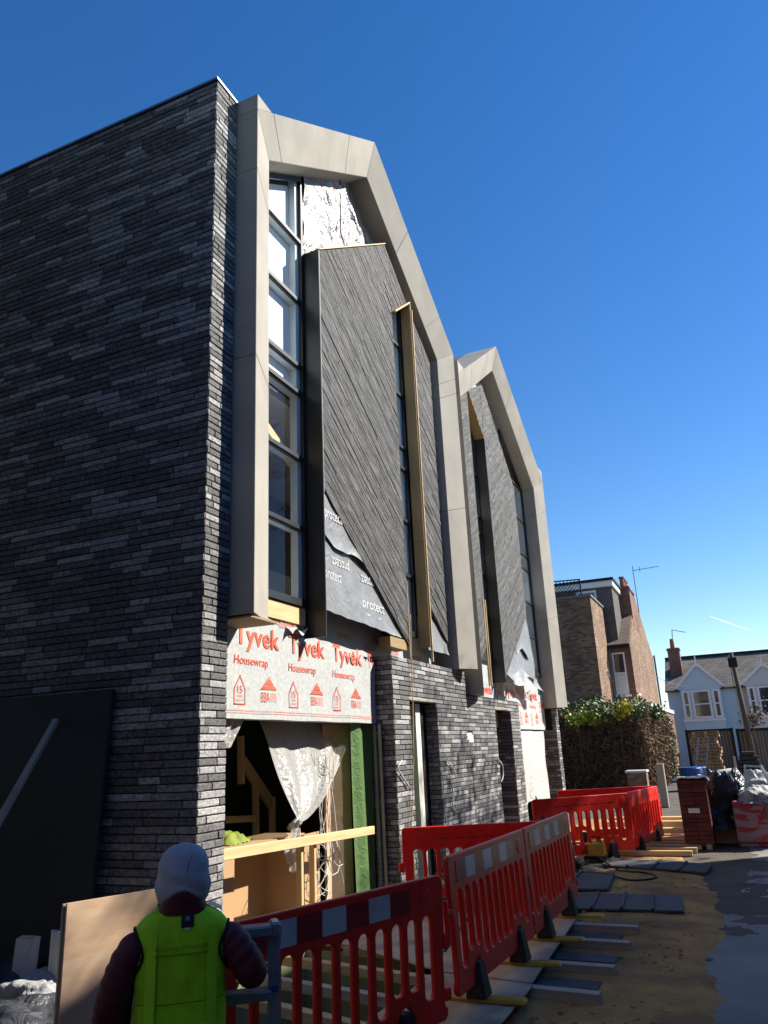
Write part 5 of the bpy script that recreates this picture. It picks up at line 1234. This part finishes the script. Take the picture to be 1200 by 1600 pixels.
for k in range(22000):
    p, n_, f_ = surf(); bulge = .30*mnoise.noise(p*.9)+.22*mnoise.noise(p*2.4)
    q_ = p+n_.normalized()*(bulge+ri.uniform(-.12, .16)); n_ = (n_+Vector((ri.gauss(0, .7), ri.gauss(0, .7), ri.gauss(0, .7))))
    zz = p.z/3.0+.35*mnoise.noise(p*1.3)
    if f_ == 2: q_.z += .25*mnoise.noise(Vector((p.x*2, p.y*2, 5)))+ri.random()**3*.45
    if f_ == 2 or zz > .93 or (f_ == 1 and p.x > 40 and ri.random() < .75): leaf(lf, q_, ri.uniform(.07, .15), n_)
    else:
        d_ = Vector((n_.y+ri.gauss(0, .4), -n_.x+ri.gauss(0, .4), ri.gauss(0, 1))).normalized()*ri.uniform(.12, .5); e_ = d_.cross(Vector((ri.gauss(0, 1), ri.gauss(0, 1), ri.gauss(0, 1)))).normalized()*ri.uniform(.008, .022)
        if ri.random() < .35: leaf(tw_, q_, ri.uniform(.08, .16), n_)
        else: tw_.add([q_-d_-e_, q_+d_-e_*.5, q_+d_+e_*.5, q_-d_+e_], [(0, 1, 2, 3)])
tag(lf.build('leaves', m_leaf, iv, fix=False), kind='stuff'); tag(tw_.build('dead_stems', m_twig, iv, fix=False), kind='stuff')
# shrubs growing above the ivy: fresh green at the left, yellow flower spikes in the middle
def shrub(px, py, x, r_, n_, m, label, name, tall=1.0, m2=None):
    c = PX(px, py, x); s_ = thing(name, label, 'shrub', (c.x, c.y, 0)); mb = MB(); st_ = MB()
    for k in range(7):
        e_ = c+Vector((ri.gauss(0, r_*.5), ri.gauss(0, r_*.5), ri.uniform(.2, 1)*r_*tall)); st_.tube([(c.x, c.y, 0), (c.x, c.y, c.z-.3*r_), e_], [.03, .02, .008], 5)
        for j in range(n_//7):
            q_ = c.lerp(e_, ri.uniform(.1, 1.1))+Vector((ri.gauss(0, r_*.22), ri.gauss(0, r_*.22), ri.gauss(0, r_*.22))); leaf(mb, q_, ri.uniform(.07, .15), Vector((ri.gauss(0, 1), ri.gauss(0, 1), ri.gauss(.5, 1))))
    tag(mb.build('leaves', m, s_, fix=False), kind='stuff'); st_.build('stem', m_bark, s_)
    return s_
m_fresh = mat('fresh_leaf', (.20, .26, .03), (.30, .34, .05), scale=3, rough=.5, rand=.3, island=True)
shrub(903, 1128, 31.2, .55, 420, m_fresh, 'fresh green shrub beside the end of the townhouse', 'garden_shrub')
shrub(930, 1130, 31.4, .4, 260, m_fresh, 'small fresh green shrub growing over the ivy, right of the first', 'garden_shrub')
shrub(967, 1122, 31.6, .24, 260, m_leafy, 'left yellow flower spike above the ivy', 'flower_spike', 2.6)
shrub(981, 1117, 31.6, .24, 280, m_leafy, 'right yellow flower spike above the ivy', 'flower_spike', 3.0)
shrub(1020, 1122, 34.0, .45, 300, m_leaf, 'dark green bush on top of the ivy corner', 'garden_shrub')
shrub(1175, 1128, 45.5, .9, 260, m_twig, 'brown leafless bush beside the telegraph pole', 'garden_shrub')

# ================================================================== off to the right and behind: terrace and trees that shade the lane, two houses added to block sky light
m_blocker = mat('black_blocker', (.022, .022, .024), (.016, .016, .017), rough=.7, stretch=(1, 1, 8))  # near-black wall colour chosen so the added house bounces little light
def plain_house(name, label, x0, x1, y0, y1, h, m, wy=None, ridge='x', wins=()):
    t = thing(name, label, 'house', ((x0+x1)/2, (y0+y1)/2, 0))
    MB().box(x0, x1, y0, y1, 0, h).build('wall', m, t)
    MB().box(x0-.15, x1+.15, y0-.15, y1+.15, h, h+.18).build('parapet', m_leadgrey, t)
    for (xa, xb, za, zb, yf_) in wins:
        f_ = MB().box(xa, xb, yf_-.03, yf_+.03, za, zb).build('window', m_wpaint, t); MB().box(xa+.08, xb-.08, yf_-.04, yf_+.04, za+.08, zb-.08).build('pane', m_dkglass, f_)
    return t
YO = -4.75
plain_house('terraced_house', 'long brick terrace on the shaded side of the lane, outside the picture', -16, 18.6, -13, YO, 8.5, m_stock, wins=[(x, x+1.1, z, z+1.6, YO) for x in range(-14, 17, 4) for z in (1.0, 4.2)])
plain_house('terraced_house', 'unseen black house added on the left to keep light off the side wall', -9, 3.2, 4.8, 15, 12.0, m_blocker, wins=[(x, x+1.1, z, z+1.6, 4.8) for x in (-7, -3, 1) for z in (1.0, 4.2)])  # added out of view, tall and black, to darken the brick side wall
plain_house('terraced_house', 'unseen brick house added behind the camera to cut the sky light', -32, -10, -4.6, 4.4, 9.0, m_stock)  # added out of view to block the bright low sky
def tree(loc, top, r_, nl, seed, label, m=m_leaf):
    """trunk up to a crown centred on top, limbs into an ellipsoid of radius r_"""
    rr_ = random.Random(seed); t = thing('street_tree', label, 'tree', loc); b = MB(); l_ = MB(); tips = []
    base = Vector(loc); c = Vector(top); fork = base.lerp(c, .62)
    b.tube([base, base.lerp(fork, .5)+Vector((.06, .04, 0)), fork, c], [.15, .12, .09, .04], 8)
    for k in range(26):
        d = Vector((rr_.gauss(0, 1), rr_.gauss(0, 1), rr_.gauss(.1, .8))).normalized(); e = c+d*r_*rr_.uniform(.6, 1.0); s0 = fork.lerp(c, rr_.uniform(0, .9))
        mid = s0.lerp(e, .5)+Vector((0, 0, .12*r_)); b.tube([s0, mid, e], [.035, .022, .006], 5)
        for j in range(4):
            q_ = mid.lerp(e, rr_.uniform(0, .9)); e2 = q_+Vector((rr_.gauss(0, .3), rr_.gauss(0, .3), rr_.gauss(.1, .25)))*r_; b.tube([q_, e2], [.012, .004], 4); tips += [e2, q_.lerp(e2, .6)]
        tips.append(e)
    b.build('trunk', m_bark, t, smooth=True)
    for k in range(nl):
        q_ = rr_.choice(tips)+Vector((rr_.gauss(0, .11), rr_.gauss(0, .11), rr_.gauss(0, .11)))*r_; n_ = Vector((rr_.gauss(0, 1), rr_.gauss(0, 1), rr_.gauss(0, 1))).normalized(); u_ = n_.orthogonal().normalized(); v_ = n_.cross(u_); s_ = rr_.uniform(.05, .11)
        l_.add([q_-u_*s_, q_+v_*s_*.6, q_+u_*s_, q_-v_*s_*.6], [(0, 1, 2, 3)])
    tag(l_.build('crown', m, t, fix=False), kind='stuff')
tree((22.0, -6.9, 0), (22.0, -6.8, 11.0), 2.6, 2600, 3, 'young street tree past the end of the shaded terrace, outside the picture')
tree((10.2, -4.3, 0), (10.3, -4.3, 8.6), 1.0, 170, 8, 'thin street tree before the shaded terrace, outside the picture')
# vapour trail far up in the sky
ca, cb2_ = PD(1107, 962, 1600), PD(1172, 985, 1600)
vt = MB(); n_ = 24
vt.tube([ca.lerp(cb2_, k/n_)+Vector((0, 0, .3*math.sin(k*2.1))) for k in range(n_+1)], [.2+1.6*math.sin(math.pi*min(1, (k+1)/(n_+2)*1.0))*(1-.55*k/n_) for k in range(n_+1)], 6)
tag(vt.build('vapour_trail', m_cloud, smooth=True), 'thin white vapour trail low in the blue sky', 'vapour trail')
